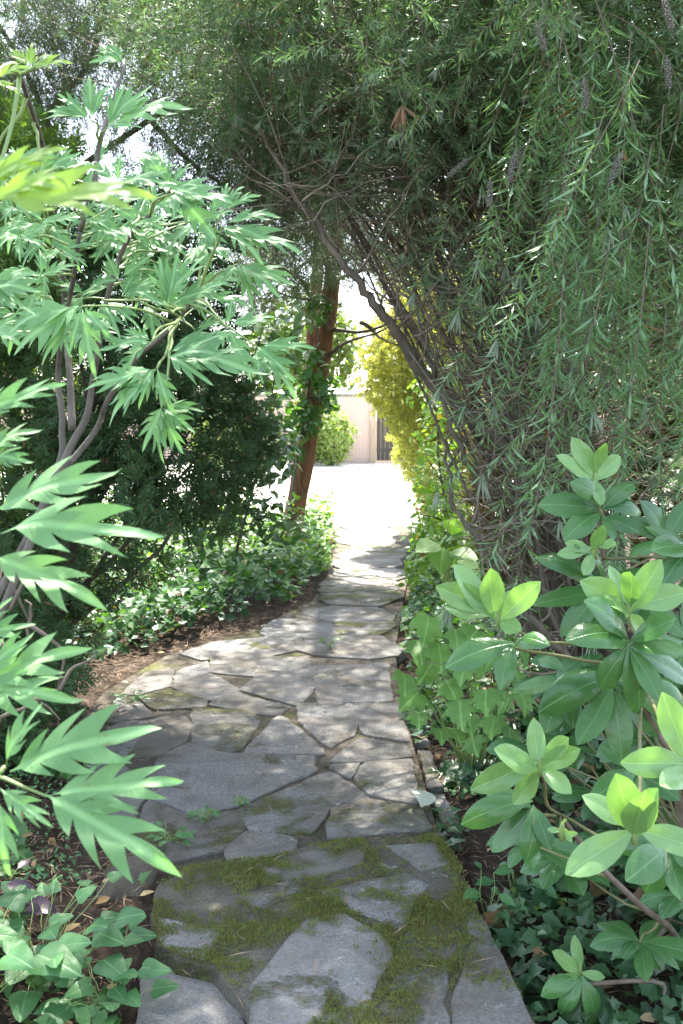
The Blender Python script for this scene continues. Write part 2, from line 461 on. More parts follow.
def twig(nn, L=1.0, ln=.12, w=.11, bendy=.15, bare=.0, tuft=True, seed=0, up=.75):
    """A needle-leaved twig along +Z of length L; slot 0 needles, slot 1 stem, slot 2 silky tip."""
    r = np.random.default_rng(seed)
    g = Geo()
    ax = lambda t: np.stack([bendy * t * t, .4 * bendy * np.sin(2.5 * t), L * t], -1)
    g.tube(ax(np.linspace(0, 1, 6)), np.linspace(.0055, .003, 6) if L == 1 else np.linspace(.0022, .0009, 6), 3, 1)
    t = bare + (1 - bare) * np.sort(r.uniform(0, 1, nn)) ** .8
    ph = np.arange(nn) * 2.4 + r.normal(size=nn) * .4
    d = np.stack([np.cos(ph), np.sin(ph), np.full(nn, up) + r.normal(size=nn) * .25], 1)
    d = unit(d); le = ln * r.uniform(.6, 1.15, nn) * (1 - .25 * t)
    hint = unit(np.stack([-np.cos(ph) * up, -np.sin(ph) * up, np.ones(nn)], 1) + r.normal(size=(nn, 3)) * .3)
    Ms = np.stack([leaf_frame(np.zeros(3), d[i] * le[i], hint[i]) for i in range(nn)])
    g.put(needle(w), Ms, ax(t), 0)
    if tuft:
        m = 9; ph = np.arange(m) * 2.4
        d = unit(np.stack([np.cos(ph) * .28, np.sin(ph) * .28, np.ones(m)], 1))
        Ms = np.stack([leaf_frame(np.zeros(3), d[i] * ln * .8, [0.1, 1, 0]) for i in range(m)])
        g.put(needle(w * .75), Ms, np.repeat(ax(np.array([.97])), m, 0), 2)
    V = np.concatenate(g.V); 
    return V, [(f, mm) for f, mm in g.F], np.concatenate(g.U)

def spray(seed=0, n=22):
    """A flat conifer spray along +Z."""
    r = np.random.default_rng(seed); g = Geo()
    Ms, T = [], []
    for i in range(n):
        t = (i + .5) / n
        s = (-1) ** i
        b = np.array([0, .0, t * .8])
        ln = (.42 * (1 - t) + .14) * r.uniform(.7, 1.2)
        d = unit(np.array([s * .75, r.normal() * .3, .8 + r.normal() * .15]))
        for q in range(2):
            bb = b + d * ln * q * .45; dd = unit(d + np.array([0, r.normal() * .3, q * .5 * r.normal()]))
            Ms.append(leaf_frame(np.zeros(3), dd * ln * .62, [r.normal() * .3, 1, r.normal() * .3])); T.append(bb)
    g.put(needle(.34), np.stack(Ms), np.array(T), 0)
    return np.concatenate(g.V), [(f, m) for f, m in g.F], np.concatenate(g.U)

TW = [twig(46, 1, .19, .125, .10 + .06 * q, 0, q % 2 == 0, q) for q in range(6)]
TWS = [twig(40, 1, .13, .11, .25, .0, False, 30 + q, .45) for q in range(4)]
SPR = [spray(q) for q in range(5)]

def in_blobs(blobs, n, shell=.5):
    """n points in a set of ellipsoids ((cx,cy,cz),(rx,ry,rz),weight), denser near their skin; with outward directions."""
    w = np.array([b[2] for b in blobs], float); w /= w.sum()
    idx = rng.choice(len(blobs), n, p=w)
    d = unit(rng.normal(size=(n, 3)))
    rad = rng.uniform(0, 1, n) ** (1 / 3) * (1 - shell) + shell * rng.uniform(.82, 1.05, n)
    rad = np.where(rng.uniform(size=n) < shell, rng.uniform(.75, 1.06, n), rng.uniform(0, 1, n) ** .33)
    c = np.array([b[0] for b in blobs])[idx]; s = np.array([b[1] for b in blobs])[idx]
    lump = np.array([.85 + .3 * noise.noise(Vector(p * 2.2 + ci)) for p, ci in zip(d, c)])
    return c + d * s * (rad * lump)[:, None], unit(d / s)

def scatter_twigs(g, tpls, pts, dirs, smin, smax):
    q = rng.integers(0, len(tpls), len(pts))
    sc = rng.uniform(smin, smax, len(pts))
    for k in range(len(tpls)):
        m = q == k
        if m.any(): g.put(tpls[k], axis_frames(dirs[m], sc[m]), pts[m])

# ------------------------------------------------------------------ the ground
EDGE_L = np.array([G(x, y)[:2] for x, y in [(130,1024),(150,960),(140,900),(110,840),(90,780),(70,730),(105,690),(165,655),(250,630),(312,600),(327,575),(335,548)]])
EDGE_R = np.array([G(x, y)[:2] for x, y in [(540,1024),(470,915),(438,830),(412,740),(400,690),(395,650),(400,620),(407,580),(412,548)]])
def left_at(y): return np.interp(y, EDGE_L[:, 1], EDGE_L[:, 0])
def right_at(y): return np.interp(y, EDGE_R[:, 1], EDGE_R[:, 0])

def soil_z(x, y):
    n = noise.noise(Vector((x * 1.1, y * 1.1, 0))) * .035 + noise.noise(Vector((x * 5, y * 5, 3))) * .014
    off = max(left_at(y) - x, x - right_at(y), 0)
    z = (-.06 if x > 0 else -.03 if y > 5 else -.012) + n * (1 if y > 4 else .6) + min(off, 1.2) * .06
    if y > 12.6: z = -.09
    if off == 0: z = min(z, -.06)
    if y < 3.28 and x < -.3 and -.9 < x: z = (.012 if y > 2.75 else -.03) + n * .35
    return z
xs = np.concatenate([[-120, -60, -30, -15, -8], np.arange(-5, 5.01, .11), [8, 15, 30, 60, 120]])
ys = np.concatenate([[-60, -20, -6, -2, 0], np.arange(1, 13, .11), [13.2, 14, 17, 22, 30, 45, 70, 150]])
V = [(x, y, soil_z(x, y)) for y in ys for x in xs]
nx = len(xs)
Q = np.array([(j * nx + i, j * nx + i + 1, (j + 1) * nx + i + 1, (j + 1) * nx + i) for j in range(len(ys) - 1) for i in range(nx - 1)])
kind(Geo().add(V, [Q]).build('ground', M['soil']), 'structure')

def sheet(name, pts, z, mat):
    V = [(x, y, z) for x, y in pts]
    return kind(Geo().add(V, [np.arange(len(V))[None]]).build(name, mat, None, False), 'structure')
sheet('courtyard', [(-16, 12.9), (9, 12.9), (9, 29.9), (-16, 29.9)], -.03, M['gravel'])

# the path: mossy bed and the flagstones let into it
path_pts = [tuple(p) for p in EDGE_L if p[1] > 3.1] + [(-.06, 13.4), (.95, 13.4)] + [tuple(p) for p in EDGE_R[::-1] if p[1] > 3.1]
path_pts = [(left_at(3.05), 3.05)] + path_pts + [(right_at(3.05), 3.05)]
g = Geo()
pv = np.array(path_pts); n = len(pv)
ctr = pv.mean(0)
g.add([(x, y, -.008) for x, y in pv] + [(x, y, -.16) for x, y in pv], [np.arange(n)[None][:, ::-1], [(i, (i + 1) % n, n + (i + 1) % n, n + i) for i in range(n)]])
path = g.build('path', M['bed'], None, False); kind(path, 'structure'); path['_at'] = [0, 0, 0]

def poly_area(p):
    x, y = p[:, 0], p[:, 1]
    return .5 * np.sum(x * np.roll(y, -1) - np.roll(x, -1) * y)

def slab_mesh(poly, z, thick, shrink, seed, rough=.008, tilt=.0):
    r = np.random.default_rng(seed)
    p = np.asarray(poly, float)
    if poly_area(p) < 0: p = p[::-1]
    c = p.mean(0)
    # subdivide the rim and break it up
    q = []
    for a, b in zip(p, np.roll(p, -1, 0)):
        m = max(2, int(np.linalg.norm(b - a) / .05))
        for t in np.linspace(0, 1, m, endpoint=False): q.append(a + (b - a) * t)
    q = np.array(q)
    e = np.roll(q, -1, 0) - np.roll(q, 1, 0); nr = np.stack([-e[:, 1], e[:, 0]], 1); nr /= np.linalg.norm(nr, axis=1)[:, None] + 1e-9
    jit = np.array([noise.noise(Vector((x * 11, y * 11, seed))) for x, y in q]) * rough * 1.3 + r.normal(size=len(q)) * rough * .22
    q = q + nr * (shrink + jit)[:, None]
    tx, ty = r.normal(size=2) * tilt
    hz = lambda a: z + (a[:, 0] - c[0]) * tx + (a[:, 1] - c[1]) * ty
    bev = .004
    rings = [(q, -thick), (q, -bev * 1.3), (q + nr * bev * .5, -bev * .3), (q + nr * bev * 1.6, 0.0), (q + nr * .05, .003)]
    rings = rings[:4]
    V, n = [], len(q)
    for a, dz in rings: V.append(np.column_stack([a, hz(a) + dz]))
    V = np.concatenate(V)
    Fq = [(k * n + i, k * n + (i + 1) % n, (k + 1) * n + (i + 1) % n, (k + 1) * n + i) for k in range(3) for i in range(n)]
    return Geo().add(V, [np.array(Fq), (np.arange(n) + 3 * n)[None]])

FLAGS = [
 [(147,793),(161,756),(189,744),(222,754),(311,757),(313,770),(236,805),(194,814)],
 [(245,753),(280,716),(297,728),(323,754)],
 [(299,704),(348,704),(358,722),(350,735),(330,747),(301,721)],
 [(332,761),(362,739),(405,747),(410,756),(362,761)],
 [(356,777),(367,763),(409,760),(415,803),(370,793)],
 [(328,766),(358,764),(350,777)],
 [(304,782),(330,772),(367,798),(334,804)],
 [(311,667),(386,664),(390,700),(320,702),(316,681)],
 [(353,704),(395,704),(408,741),(366,734)],
 [(173,686),(210,674),(238,690),(226,703),(194,696)],
 [(140,697),(170,690),(206,700),(203,707),(156,709)],
 [(194,709),(245,711),(259,718),(240,748),(222,752),(195,741)],
 [(212,704),(231,692),(287,707),(278,715),(255,713)],
 [(150,721),(178,714),(190,724),(184,742),(156,755),(128,756)],
 [(262,657),(306,657),(314,686),(297,705),(241,689),(256,679)],
 [(100,735),(124,722),(146,722),(124,757),(92,768)],
 [(226,848),(247,832),(296,838),(288,857),(232,862)],
 [(238,811),(300,784),(330,805),(310,832),(252,829)],
 [(334,808),(368,800),(418,808),(430,828),(330,836)],
 [(150,800),(190,819),(232,812),(242,829),(218,850),(170,862),(140,830)],
 [(64,770),(90,772),(120,762),(140,798),(128,826),(80,800)],
 [(212,660),(256,655),(254,676),(214,672)],
 [(178,672),(206,662),(208,672),(176,684)],
 [(122,694),(148,672),(172,668),(168,686),(138,694)],
 [(104,722),(122,700),(138,702),(150,716),(124,720)],
]
sd = 0
for k, f in enumerate(FLAGS):
    poly = [G(x, y)[:2] for x, y in f]
    mt = M['flag_moss'] if k in (11, 17, 18, 10, 19) else M['flag']
    slab_mesh(poly, .001 + .003 * random.random(), .05, -.017, 100 + k, .009, .003).build('flagstone', mt, path)
# further on: irregular cells between the edges
seeds = []
y = 6.5
while y < 13.3:
    l, r_ = left_at(y) + .05, right_at(y) - .04
    m = max(1, int(round((r_ - l) / .55)))
    for i in range(m):
        seeds.append((l + (i + .5) / m * (r_ - l) + random.uniform(-.15, .15), y + random.uniform(-.23, .23)))
    y += random.uniform(.42, .6)
ghost = []
for y in np.arange(6.2, 14, .35):
    ghost += [(left_at(y) - .30, y), (right_at(y) + .28, y)]
for x in np.arange(-1.4, 1.0, .4): ghost += [(x, 13.75)]
for x in np.arange(-1.4, .8, .35): ghost += [(x, 5.95)]
allp = np.array(seeds + ghost)
for k, s in enumerate(seeds):
    poly = np.array([(s[0] - 2, s[1] - 2), (s[0] + 2, s[1] - 2), (s[0] + 2, s[1] + 2), (s[0] - 2, s[1] + 2)])
    for j, o in enumerate(allp):
        if j == k: continue
        o = np.array(o); sv = np.array(s); mid = (o + sv) / 2; nn = o - sv
        if np.linalg.norm(nn) > 2.5: continue
        dd = (poly - mid) @ nn; out = []
        for a in range(len(poly)):
            b = (a + 1) % len(poly)
            if dd[a] <= 0: out.append(poly[a])
            if dd[a] * dd[b] < 0: out.append(poly[a] + (poly[b] - poly[a]) * dd[a] / (dd[a] - dd[b]))
        poly = np.array(out)
        if len(poly) < 3: break
    if len(poly) < 3 or abs(poly_area(poly)) < .02: continue
    slab_mesh(poly, .002 + (.010 if s[1] > 8 else .003) * random.random(), .06, -.007, 300 + k, .011, .006).build('flagstone', M['flag_moss'] if random.random() < .15 else M['flag'], path)

# the step nearest to us: a mossy platform with stones in it
SZ = .045
step_px = [(157,884),(190,868),(250,860),(310,845),(380,838),(438,834),(462,868),(478,914),(545,1040),(560,1110),(250,1110),(262,1040),(246,1004),(214,966),(176,958),(156,944),(152,914)]
stp = thing('stone_step', G(340, 960, 0), 'mossy stone step of grey slabs at the near end of the path', 'step')
slab_mesh([G(x, y, SZ)[:2] for x, y in step_px], SZ, .15, .0, 77, .014, 0).build('mossy_bed', M['step_bed'], stp)
step_flags = [
  [(319,892),(365,880),(405,873),(430,886),(418,900),(402,931),(350,908)],
  [(306,918),(345,914),(386,940),(396,957),(380,978),(352,1040),(345,1105),(255,1105),(250,1040),(248,986),(288,940)],
  [(470,916),(482,918),(538,1030),(555,1105),(470,1105),(455,1030),(452,990),(464,962)],
  [(158,918),(196,926),(222,935),(204,960),(176,953),(158,940)],
  [(404,935),(440,916),(462,922),(458,950),(446,962),(410,960)],
  [(235,896),(290,880),(306,890),(262,912)],
  [(250,868),(312,852),(370,846),(360,866),(310,880),(262,884)], [(385,846),(436,842),(452,866),(420,872)], [(402,968),(446,968),(452,1030),(462,1105),(360,1105),(366,1030)]]
for k, f in enumerate(step_flags):
    mt = M['slab'] if k in (1, 3) else M['flag'] if k in (0, 2, 4, 7) else M['flag_moss']
    slab_mesh([G(x, y, SZ)[:2] for x, y in f], SZ + .003 + .003 * random.random(), .05, .0, 500 + k, .012, .004).build('flagstone', mt, stp)
g = slab_mesh([G(x, y, .0)[:2] for x, y in [(142,968),(208,964),(238,1000),(262,1060),(260,1110),(120,1110),(136,1030)]], .0, .09, 0, 61, .006, .01)
tag(g.build('paving_slab', M['slab']), 'rough pale grey paving slab beside the mossy step', 'paving slab')

# mossy rock left of the step and the kerb stones right of the path
def rock(name, c, s, seed, mat, label):
    r = np.random.default_rng(seed); nu, nv = 22, 14; V = []
    for j in range(nv + 1):
        for i in range(nu):
            th, ph = i / nu * 6.2832, j / nv * math.pi
            d = Vector((math.sin(ph) * math.cos(th), math.sin(ph) * math.sin(th), math.cos(ph)))
            b = max(abs(d.x), abs(d.y), abs(d.z)) ** -.55
            f = b * (1 + .22 * noise.noise(d * 1.6 + Vector((seed, 0, 0))) + .09 * noise.noise(d * 5) + .03 * noise.noise(d * 13))
            V.append((c[0] + d.x * s[0] * f, c[1] + d.y * s[1] * f, c[2] + d.z * s[2] * f))
    Q = [(j * nu + i, (j + 1) * nu + i, (j + 1) * nu + (i + 1) % nu, j * nu + (i + 1) % nu) for j in range(nv) for i in range(nu)]
    return tag(Geo().add(V, [np.array(Q)]).build(name, mat), label, 'rock')
c = G(124, 890, 0)
rock('rock', (c[0], c[1] + .05, -.08), (.10, .16, .13), 3, M['step_bed'], 'mossy grey rock sunk in the ground left of the step')
lab = ['low kerb stone beside the lobed green leaves', 'kerb stone along the path edge under the young rhododendron shoot', 'short kerb stone where the path meets the mossy step']
for k, ((x0, y0), (x1, y1)) in enumerate([((403, 700), (412, 742)), ((414, 748), (424, 785)), ((426, 790), (441, 826))]):
    a, b = G(x0, y0)[:2], G(x1, y1)[:2]
    poly = [a + [.015, 0], b + [.015, .02], b + [.085, .03], a + [.08, 0]]
    tag(slab_mesh(poly, -.012, .14, .004, 40 + k, .008, .01).build('kerb_stone', M['flag_moss']), lab[k], 'kerb stone', 'kerb stones right of the path')

# moss tufts over the step, needles and dead leaves over the soil
def on_step(n):
    poly = np.array([G(x, y, SZ)[:2] for x, y in step_px]); out = []
    lo, hi = poly.min(0), poly.max(0)
    while len(out) < n:
        q = rng.uniform(lo, hi)
        ins = False
        for a, b in zip(poly, np.roll(poly, -1, 0)):
            if (a[1] > q[1]) != (b[1] > q[1]) and q[0] < (b[0] - a[0]) * (q[1] - a[1]) / (b[1] - a[1]) + a[0]: ins = not ins
        if ins: out.append(q)
    return np.array(out)
STEP_STONES = [np.array([G(x, y, SZ)[:2] for x, y in f]) for f in step_flags]
def on_stone(q):
    res = np.zeros(len(q))
    for poly in STEP_STONES:
        ins = np.zeros(len(q), bool)
        for a, b in zip(poly, np.roll(poly, -1, 0)):
            c_ = (a[1] > q[:, 1]) != (b[1] > q[:, 1])
            xx = (b[0] - a[0]) * (q[:, 1] - a[1]) / (b[1] - a[1] + 1e-9) + a[0]
            ins ^= c_ & (q[:, 0] < xx)
        res[ins] = 1
    return res
q = on_step(170000)
md = np.array([noise.noise(Vector((x * 4.2, y * 4.2, 8.3))) + .55 * noise.noise(Vector((x * 15, y * 15, 1))) for x, y in q])
md += .35 * np.array([noise.noise(Vector((x * 40, y * 40, 2))) for x, y in q]); keep_ = md - .20 * on_stone(q) > -.15 + rng.uniform(0, .6, len(md)); q = q[keep_]; cush = np.clip(md[keep_] - .1, 0, .4) * .022
g = Geo()
nrm = unit(np.column_stack([rng.normal(size=(len(q), 2)) * .5, np.ones(len(q))]))
g.put(needle(.3), np.stack([leaf_frame(np.zeros(3), nrm[i] * .0075 * random.uniform(.5, 1.5), rng.normal(size=3)) for i in range(len(q))]), np.column_stack([q, SZ + .003 + cush * rng.uniform(.3, 1, len(q))]))
kind(g.build('moss', M['moss']), 'stuff', 'short green moss growing over the near stone step')

def soil_points(n, y0, y1, wide, bias=1.0, side=None):
    Y = y0 + (y1 - y0) * rng.uniform(0, 1, n) ** bias
    s = np.where(rng.uniform(size=n) < .5, -1, 1) if side is None else np.full(n, side)
    off = rng.uniform(0, wide, n)
    X = np.where(s < 0, np.array([left_at(y) for y in Y]) - off, np.array([right_at(y) for y in Y]) + off)
    Z = np.array([soil_z(a, b) for a, b in zip(X, Y)])
    return np.column_stack([X, Y, Z])
g = Geo()
p = np.vstack([soil_points(5000, 2.2, 5.0, .9), soil_points(6000, 4.5, 9, 1.3, 1, -1), soil_points(1500, 5, 12, .6, 1, 1)])
# a few have blown onto the paving
pz = np.column_stack([rng.uniform(-1.3, .5, 900), rng.uniform(2.4, 7.5, 900), np.full(900, .02)]); pz = pz[[left_at(b) < a < right_at(b) for a, b, c_ in pz]]
pz[pz[:, 1] < 3.6, 2] = SZ + .01
p = np.vstack([p, pz])
d = unit(np.column_stack([rng.normal(size=(len(p), 2)), rng.normal(size=len(p)) * .12 + .05])) * rng.uniform(.025, .085, len(p))[:, None]
g.put(needle(.055), np.stack([leaf_frame(np.zeros(3), d[i], [0, -.2, 1]) for i in range(len(p))]), p + [0, 0, .012])
kind(g.build('needle_litter', M['litter']), 'stuff', 'dry brown needles and twigs strewn over the soil')
g = Geo()
p = np.vstack([soil_points(420, 2.2, 5.5, .9), soil_points(120, 5.5, 10, 1.0)])
g.put(BR2, flat_frames(unit(np.column_stack([rng.normal(size=(len(p), 2)) * .4, np.ones(len(p))])), rng.uniform(.02, .055, len(p))), p + [0, 0, .02])
kind(g.build('leaf_litter', M['dead_leaf']), 'stuff', 'brown dead leaves lying on the soil')
g = Geo(); a, b = G(421, 812, .02), G(425, 796, .02)
g.put(RH[1], leaf_frame(a, b, [.3, -.6, .8], 1.5)[None], a[None] + [0, 0, .02])
tag(g.build('fallen_leaf', M['pale_leaf']), 'bleached pale leaf fallen at the right edge of the path', 'leaf')

# ------------------------------------------------------------------ ground cover
def cover(name, mat, pts, h, smin, smax, tpl, label):
    n = len(pts)
    hh = np.array([max(.15, .7 + .9 * noise.noise(Vector((x * 1.7, y * 1.7, 4)))) for x, y, z in pts]) * h
    q = pts + np.column_stack([rng.normal(size=(n, 2)) * .02, hh * rng.uniform(.1, 1, n) ** .7])
    nn = unit(np.column_stack([rng.normal(size=(n, 2)) * .55 + [0, -.25], np.ones(n)]))
    g = Geo(); g.put(tpl, flat_frames(nn, rng.uniform(smin, smax, n)), q)
    return kind(g.build(name, mat), 'stuff', label)

a = soil_points(10500, 6.5, 12.8, 3.0, 1, -1); a = a[(a[:, 0] < np.array([left_at(y) for y in a[:, 1]]) - .05 - .2 * np.clip(8.4 - a[:, 1], 0, 2) ) & (a[:, 0] > -3.6)]
cover('ivy', M['ivy'], a, .38, .05, .10, IV, 'dark ivy carpet in the bed left of the path')
b = soil_points(5000, 8.6, 12.8, 2.6, 1, -1)
cover('ground_cover', M['ivy_light'], b, .55, .05, .10, BR, 'yellow green leafy ground cover under the leaning trunk')
c1 = np.vstack([soil_points(6500, 4.6, 12.8, 1.3, 1, 1)])
c1[:, 0] += .06
cover('ivy', M['ivy'], c1, .34, .045, .085, IV, 'ivy along the right edge of the path')
c2 = soil_points(2600, 2.3, 4.9, 1.1, 1, 1); c2 = c2[[noise.noise(Vector((x * 2.6, y * 2.6, 7))) + (x - right_at(y)) * .6 > -.02 for x, y, z in c2]]
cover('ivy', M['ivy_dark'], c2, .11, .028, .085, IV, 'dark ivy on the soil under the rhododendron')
c3 = soil_points(700, 2.1, 4.4, .9, 1, -1); c3 = c3[[noise.noise(Vector((x * 2.6, y * 2.6, 2))) + (left_at(y) - x) * .9 > .25 for x, y, z in c3]]
cover('ivy', M['ivy'], c3, .16, .04, .08, IV, 'ivy trailing over the soil left of the step')
c5 = soil_points(2600, 4.7, 7.6, 1.9, 1, -1); c5 = c5[[(left_at(y) - x) > .28 + .25 * noise.noise(Vector((x * 2, y * 2, 9))) for x, y, z in c5]]
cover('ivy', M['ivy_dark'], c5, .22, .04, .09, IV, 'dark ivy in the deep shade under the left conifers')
c4 = soil_points(900, 3.0, 4.2, .6, 1, -1); c4 = c4[c4[:, 0] < np.array([left_at(y) for y in c4[:, 1]]) - .16]
cover('creeping_plant_foliage', M['heart'], c4, .20, .012, .024, BR2, 'tiny round leaved creeping plant left of the step')

# ------------------------------------------------------------------ small plants
def small_plant(name, px, py, z0, n, size, spread, hgt, mat, tpl, label, cat='plant', group=None, base_z=None):
    c = G(px, py, z0)
    t = thing(name, c, label, cat, group)
    g, s = Geo(), Geo()
    for k in range(n):
        ph = k * 2.4 + random.random(); rr = spread * math.sqrt((k + .5) / n)
        b = c + np.array([rr * math.cos(ph), rr * math.sin(ph), hgt * (random.uniform(.35, 1.0))])
        tip = b + np.array([math.cos(ph) * size, math.sin(ph) * size, size * random.uniform(-.35, .35)]) * random.uniform(.7, 1.15)
        tip[1] -= size * .3
        s.tube(bend(c + [0, 0, -.02], b, 6, .02, .01, k), np.linspace(.0018, .001, 6), 4)
        tp = tpl[k % len(tpl)]
        g.put(tp, leaf_frame(b, tip, [random.uniform(-.3, .3), -.45, .85], 1)[None], b[None])
    g.build('leaves', mat, t); s.build('stem', M['green_stem'], t)
    return t
small_plant('weed', 205, 819, .01, 16, .035, .045, .03, M['heart'], [BR2], 'small green weed rooted below the big flagstone', 'weed')
small_plant('weed', 240, 803, .01, 8, .022, .03, .02, M['heart'], [BR2], 'tiny weed tuft in the joint at the point of the big flagstone', 'weed')
small_plant('weed', 172, 842, .0, 16, .04, .07, .05, M['heart'], [BR2], 'weed growing by the rock at the left path edge', 'weed')
small_plant('weed', 130, 703, .0, 14, .05, .07, .06, M['ivy'], [BR], 'dark weed on the soil edge beyond the flagstones', 'weed')
small_plant('weed', 330, 648, .01, 10, .05, .05, .07, M['ivy'], [BR], 'dark weed in a far joint of the path', 'weed')
small_plant('heart_leaved_plant', 42, 975, .0, 46, .078, .26, .2, M['heart'], [HE], 'plant with heart shaped green leaves at the bottom left')
small_plant('heart_leaved_plant', 105, 1010, .0, 24, .065, .13, .12, M['heart'], [HE], 'low heart leaved plant beside the pale paving slab')
small_plant('heart_leaved_plant', -30, 1020, .0, 16, .11, .24, .30, M['heart'], [HE], 'tall heart leaved plant cut by the left edge')
small_plant('purple_plant', 0, 935, .0, 12, .10, .11, .17, M['purple'], [BR], 'dark purple leaved plant behind the heart leaved plant')
small_plant('seedling', 488, 925, -.05, 9, .07, .07, .17, M['heart'], [BR], 'soft green seedling at the right edge of the step')
small_plant('seedling', 520, 900, -.05, 12, .06, .10, .12, M['heart'], [BR2], 'round leaved seedling under the rhododendron')
small_plant('seedling', 545, 905, -.05, 14, .035, .10, .06, M['ivy_light'], [BR2], 'yellowish seedling on the bare soil by the step corner')
small_plant('seedling', 470, 795, -.05, 22, .03, .12, .07, M['heart'], [BR2], 'tiny leaved seedling beside the kerb stones')

# ------------------------------------------------------------------ lobed-leaf plant (right of the path)
lp = thing('lobed_leaf_plant', G(470, 775, -.05), 'plant with pale green lobed leaves beside the path', 'plant')
lb = np.array(lp['_at'])
st = Geo()
for k, (x, y, dpt, sz) in enumerate([(404,682,3.7,40),(420,719,3.7,30),(459,712,3.4,50),(484,700,3.4,46),(430,628,3.9,52),(442,655,3.9,50),(470,670,3.7,44),(458,640,3.8,48),(500,655,3.8,46),(492,725,3.5,40),(520,700,3.6,44),(440,735,3.7,28),(475,640,4.0,46),(510,735,3.5,36),(420,650,4.1,40),(470,745,3.6,34),(415,700,3.9,34),(450,690,3.9,40),(490,660,4.1,44),(505,700,3.9,40),(470,725,3.8,34),(430,670,4.2,40),(515,680,4.0,42),(455,735,3.9,30)]):
    b = P(x + random.uniform(-4, 4), y - sz * .22, dpt + .04); tip = P(x + random.uniform(-16, 8), y + sz * .36, dpt - .05)
    g = Geo().put(MP[k % 4], leaf_frame(b, tip, [random.uniform(-.7, .7), -.7, .7], 1)[None], b[None])
    g.build('leaf', M['lobed'], lp)
    st.tube(bend(lb + [random.uniform(-.03, .05), 0, 0], b, 8, .05, .02, k), np.linspace(.005, .0015, 8), 4)
st.build('stem', M['green_stem'], lp)

# ------------------------------------------------------------------ rhododendrons
def whorl(root, c, dpt, L, tips, young, stem_from=None, k=0, label=None):
    c3 = P(*c, dpt)
    g = Geo(); T = (RY if young else RH)
    for i, (x, y) in enumerate(tips):
        pl = math.hypot(x - c[0], y - c[1]) * dpt / F
        dd = math.sqrt(max(0, L * L - pl * pl))
        dd *= -.75 if i % 3 else .45
        tip = P(x, y, dpt + max(-.09, min(.07, dd)))
        up = [random.uniform(-.35, .35), -.75, .75 if not young else .45]
        b = c3 + np.array([0, 0, random.uniform(-.012, .012)])
        g.put(T[(i + k) % 5], leaf_frame(b, tip, up, random.uniform(.92, 1.12))[None], b[None])
    o = g.build('leaf_whorl', M['rhodo_young' if young else 'rhodo'], root); o['_at'] = list(root['_at'])
    if label: o['label'] = label
    if young:
        bd = Geo(); bd.tube([c3 + [0, 0, -.02], c3, c3 + [0, -.002, .012], c3 + [0, -.003, .02]], [.005, .006, .004, .001], 5); bd.build('bud', M['green_stem'], o)
    return c3

rb = np.array([.98, 2.55, -.08])
rho = thing('rhododendron', rb, 'large rhododendron with glossy whorled leaves at the right', 'shrub')
WH = [
 ((595,480),2.35,.115,1,[(572,437),(556,456),(606,443),(620,456),(600,505)]),
 ((602,513),2.35,.14,0,[(538,505),(563,540),(570,482),(641,512),(640,532),(612,540),(634,484)]),
 ((594,550),2.25,.09,1,[(557,554),(617,545),(583,575),(565,542),(602,525)]),
 ((628,610),1.95,.125,1,[(609,566),(662,560),(580,580),(688,591),(631,572),(604,602),(650,640)]),
 ((600,588),2.35,.17,0,[(535,558),(532,606),(560,636),(590,650),(655,570),(575,545)]),
 ((692,552),2.2,.15,0,[(645,527),(651,550),(684,506),(672,572),(660,590)]),
 ((498,618),2.0,.13,1,[(453,565),(491,568),(540,581),(444,606),(436,586),(522,630),(512,590)]),
 ((514,643),2.0,.14,0,[(445,667),(500,690),(550,645),(528,664)]),
 ((628,645),1.9,.15,0,[(638,713),(566,641),(676,618),(692,684),(584,600),(694,655),(600,690),(660,700)]),
 ((613,682),2.05,.17,0,[(548,692),(578,745),(622,760),(665,735),(538,712),(690,720),(650,655)]),
 ((566,676),2.15,.15,0,[(513,692),(545,733),(572,728),(538,660)]),
 ((540,766),1.8,.11,1,[(533,718),(569,738),(572,793),(501,774),(470,789),(494,750),(513,804),(580,748)]),
 ((533,804),1.95,.13,0,[(487,794),(461,824),(526,862),(492,852),(550,850)]),
 ((635,831),1.4,.105,1,[(582,796),(617,773),(659,789),(566,875),(712,852),(645,790)]),
 ((692,768),1.45,.11,1,[(663,692),(620,762),(660,786),(700,700)]),
 ((668,850),1.75,.14,0,[(645,892),(680,900),(625,880),(610,845),(705,880)]),
 ((640,770),2.1,.15,0,[(600,745),(590,800),(640,820),(612,825),(680,800)]),
 ((690,640),2.3,.15,0,[(650,610),(640,660),(670,690),(690,590)]),
 ((665,545),2.6,.15,0,[(625,520),(630,560),(660,590),(690,500),(640,500)]),
 ((562,831),1.85,.035,1,[(547,829),(564,818),(578,833),(572,842)]),
]
nodes = [smooth_path([rb, rb + [-.1, -.05, .25], P(640, 905, 2.3), P(596, 862, 2.2), P(560, 815, 2.05)]),
         smooth_path([rb, rb + [-.05, 0, .4], P(670, 760, 2.4), P(640, 690, 2.3), P(606, 600, 2.4), P(602, 515, 2.35)]),
         smooth_path([rb, rb + [.05, -.1, .35], P(700, 800, 2.2), P(650, 720, 2.05), P(632, 650, 1.95)])]
for s_, r0 in zip(nodes, (.011, .013, .012)):
    Geo().tube(s_, np.linspace(r0, .005, len(s_)), 7).build('branch', M['twig'], rho)
allnodes = np.concatenate([s_[4:] for s_ in nodes])
tw_ = Geo()
for k, (c, dpt, L, yg, tips) in enumerate(WH):
    c3 = whorl(rho, c, dpt, L, tips, yg, None, k)
    j = np.argmin(np.linalg.norm(allnodes - c3, axis=1) + .6 * np.clip(allnodes[:, 2] - c3[2] + .05, 0, 1))
    tw_.tube(bend(allnodes[j], c3 + [0, 0, -.01], 8, -.01, .008, k), np.linspace(.004, .003, 8), 5)
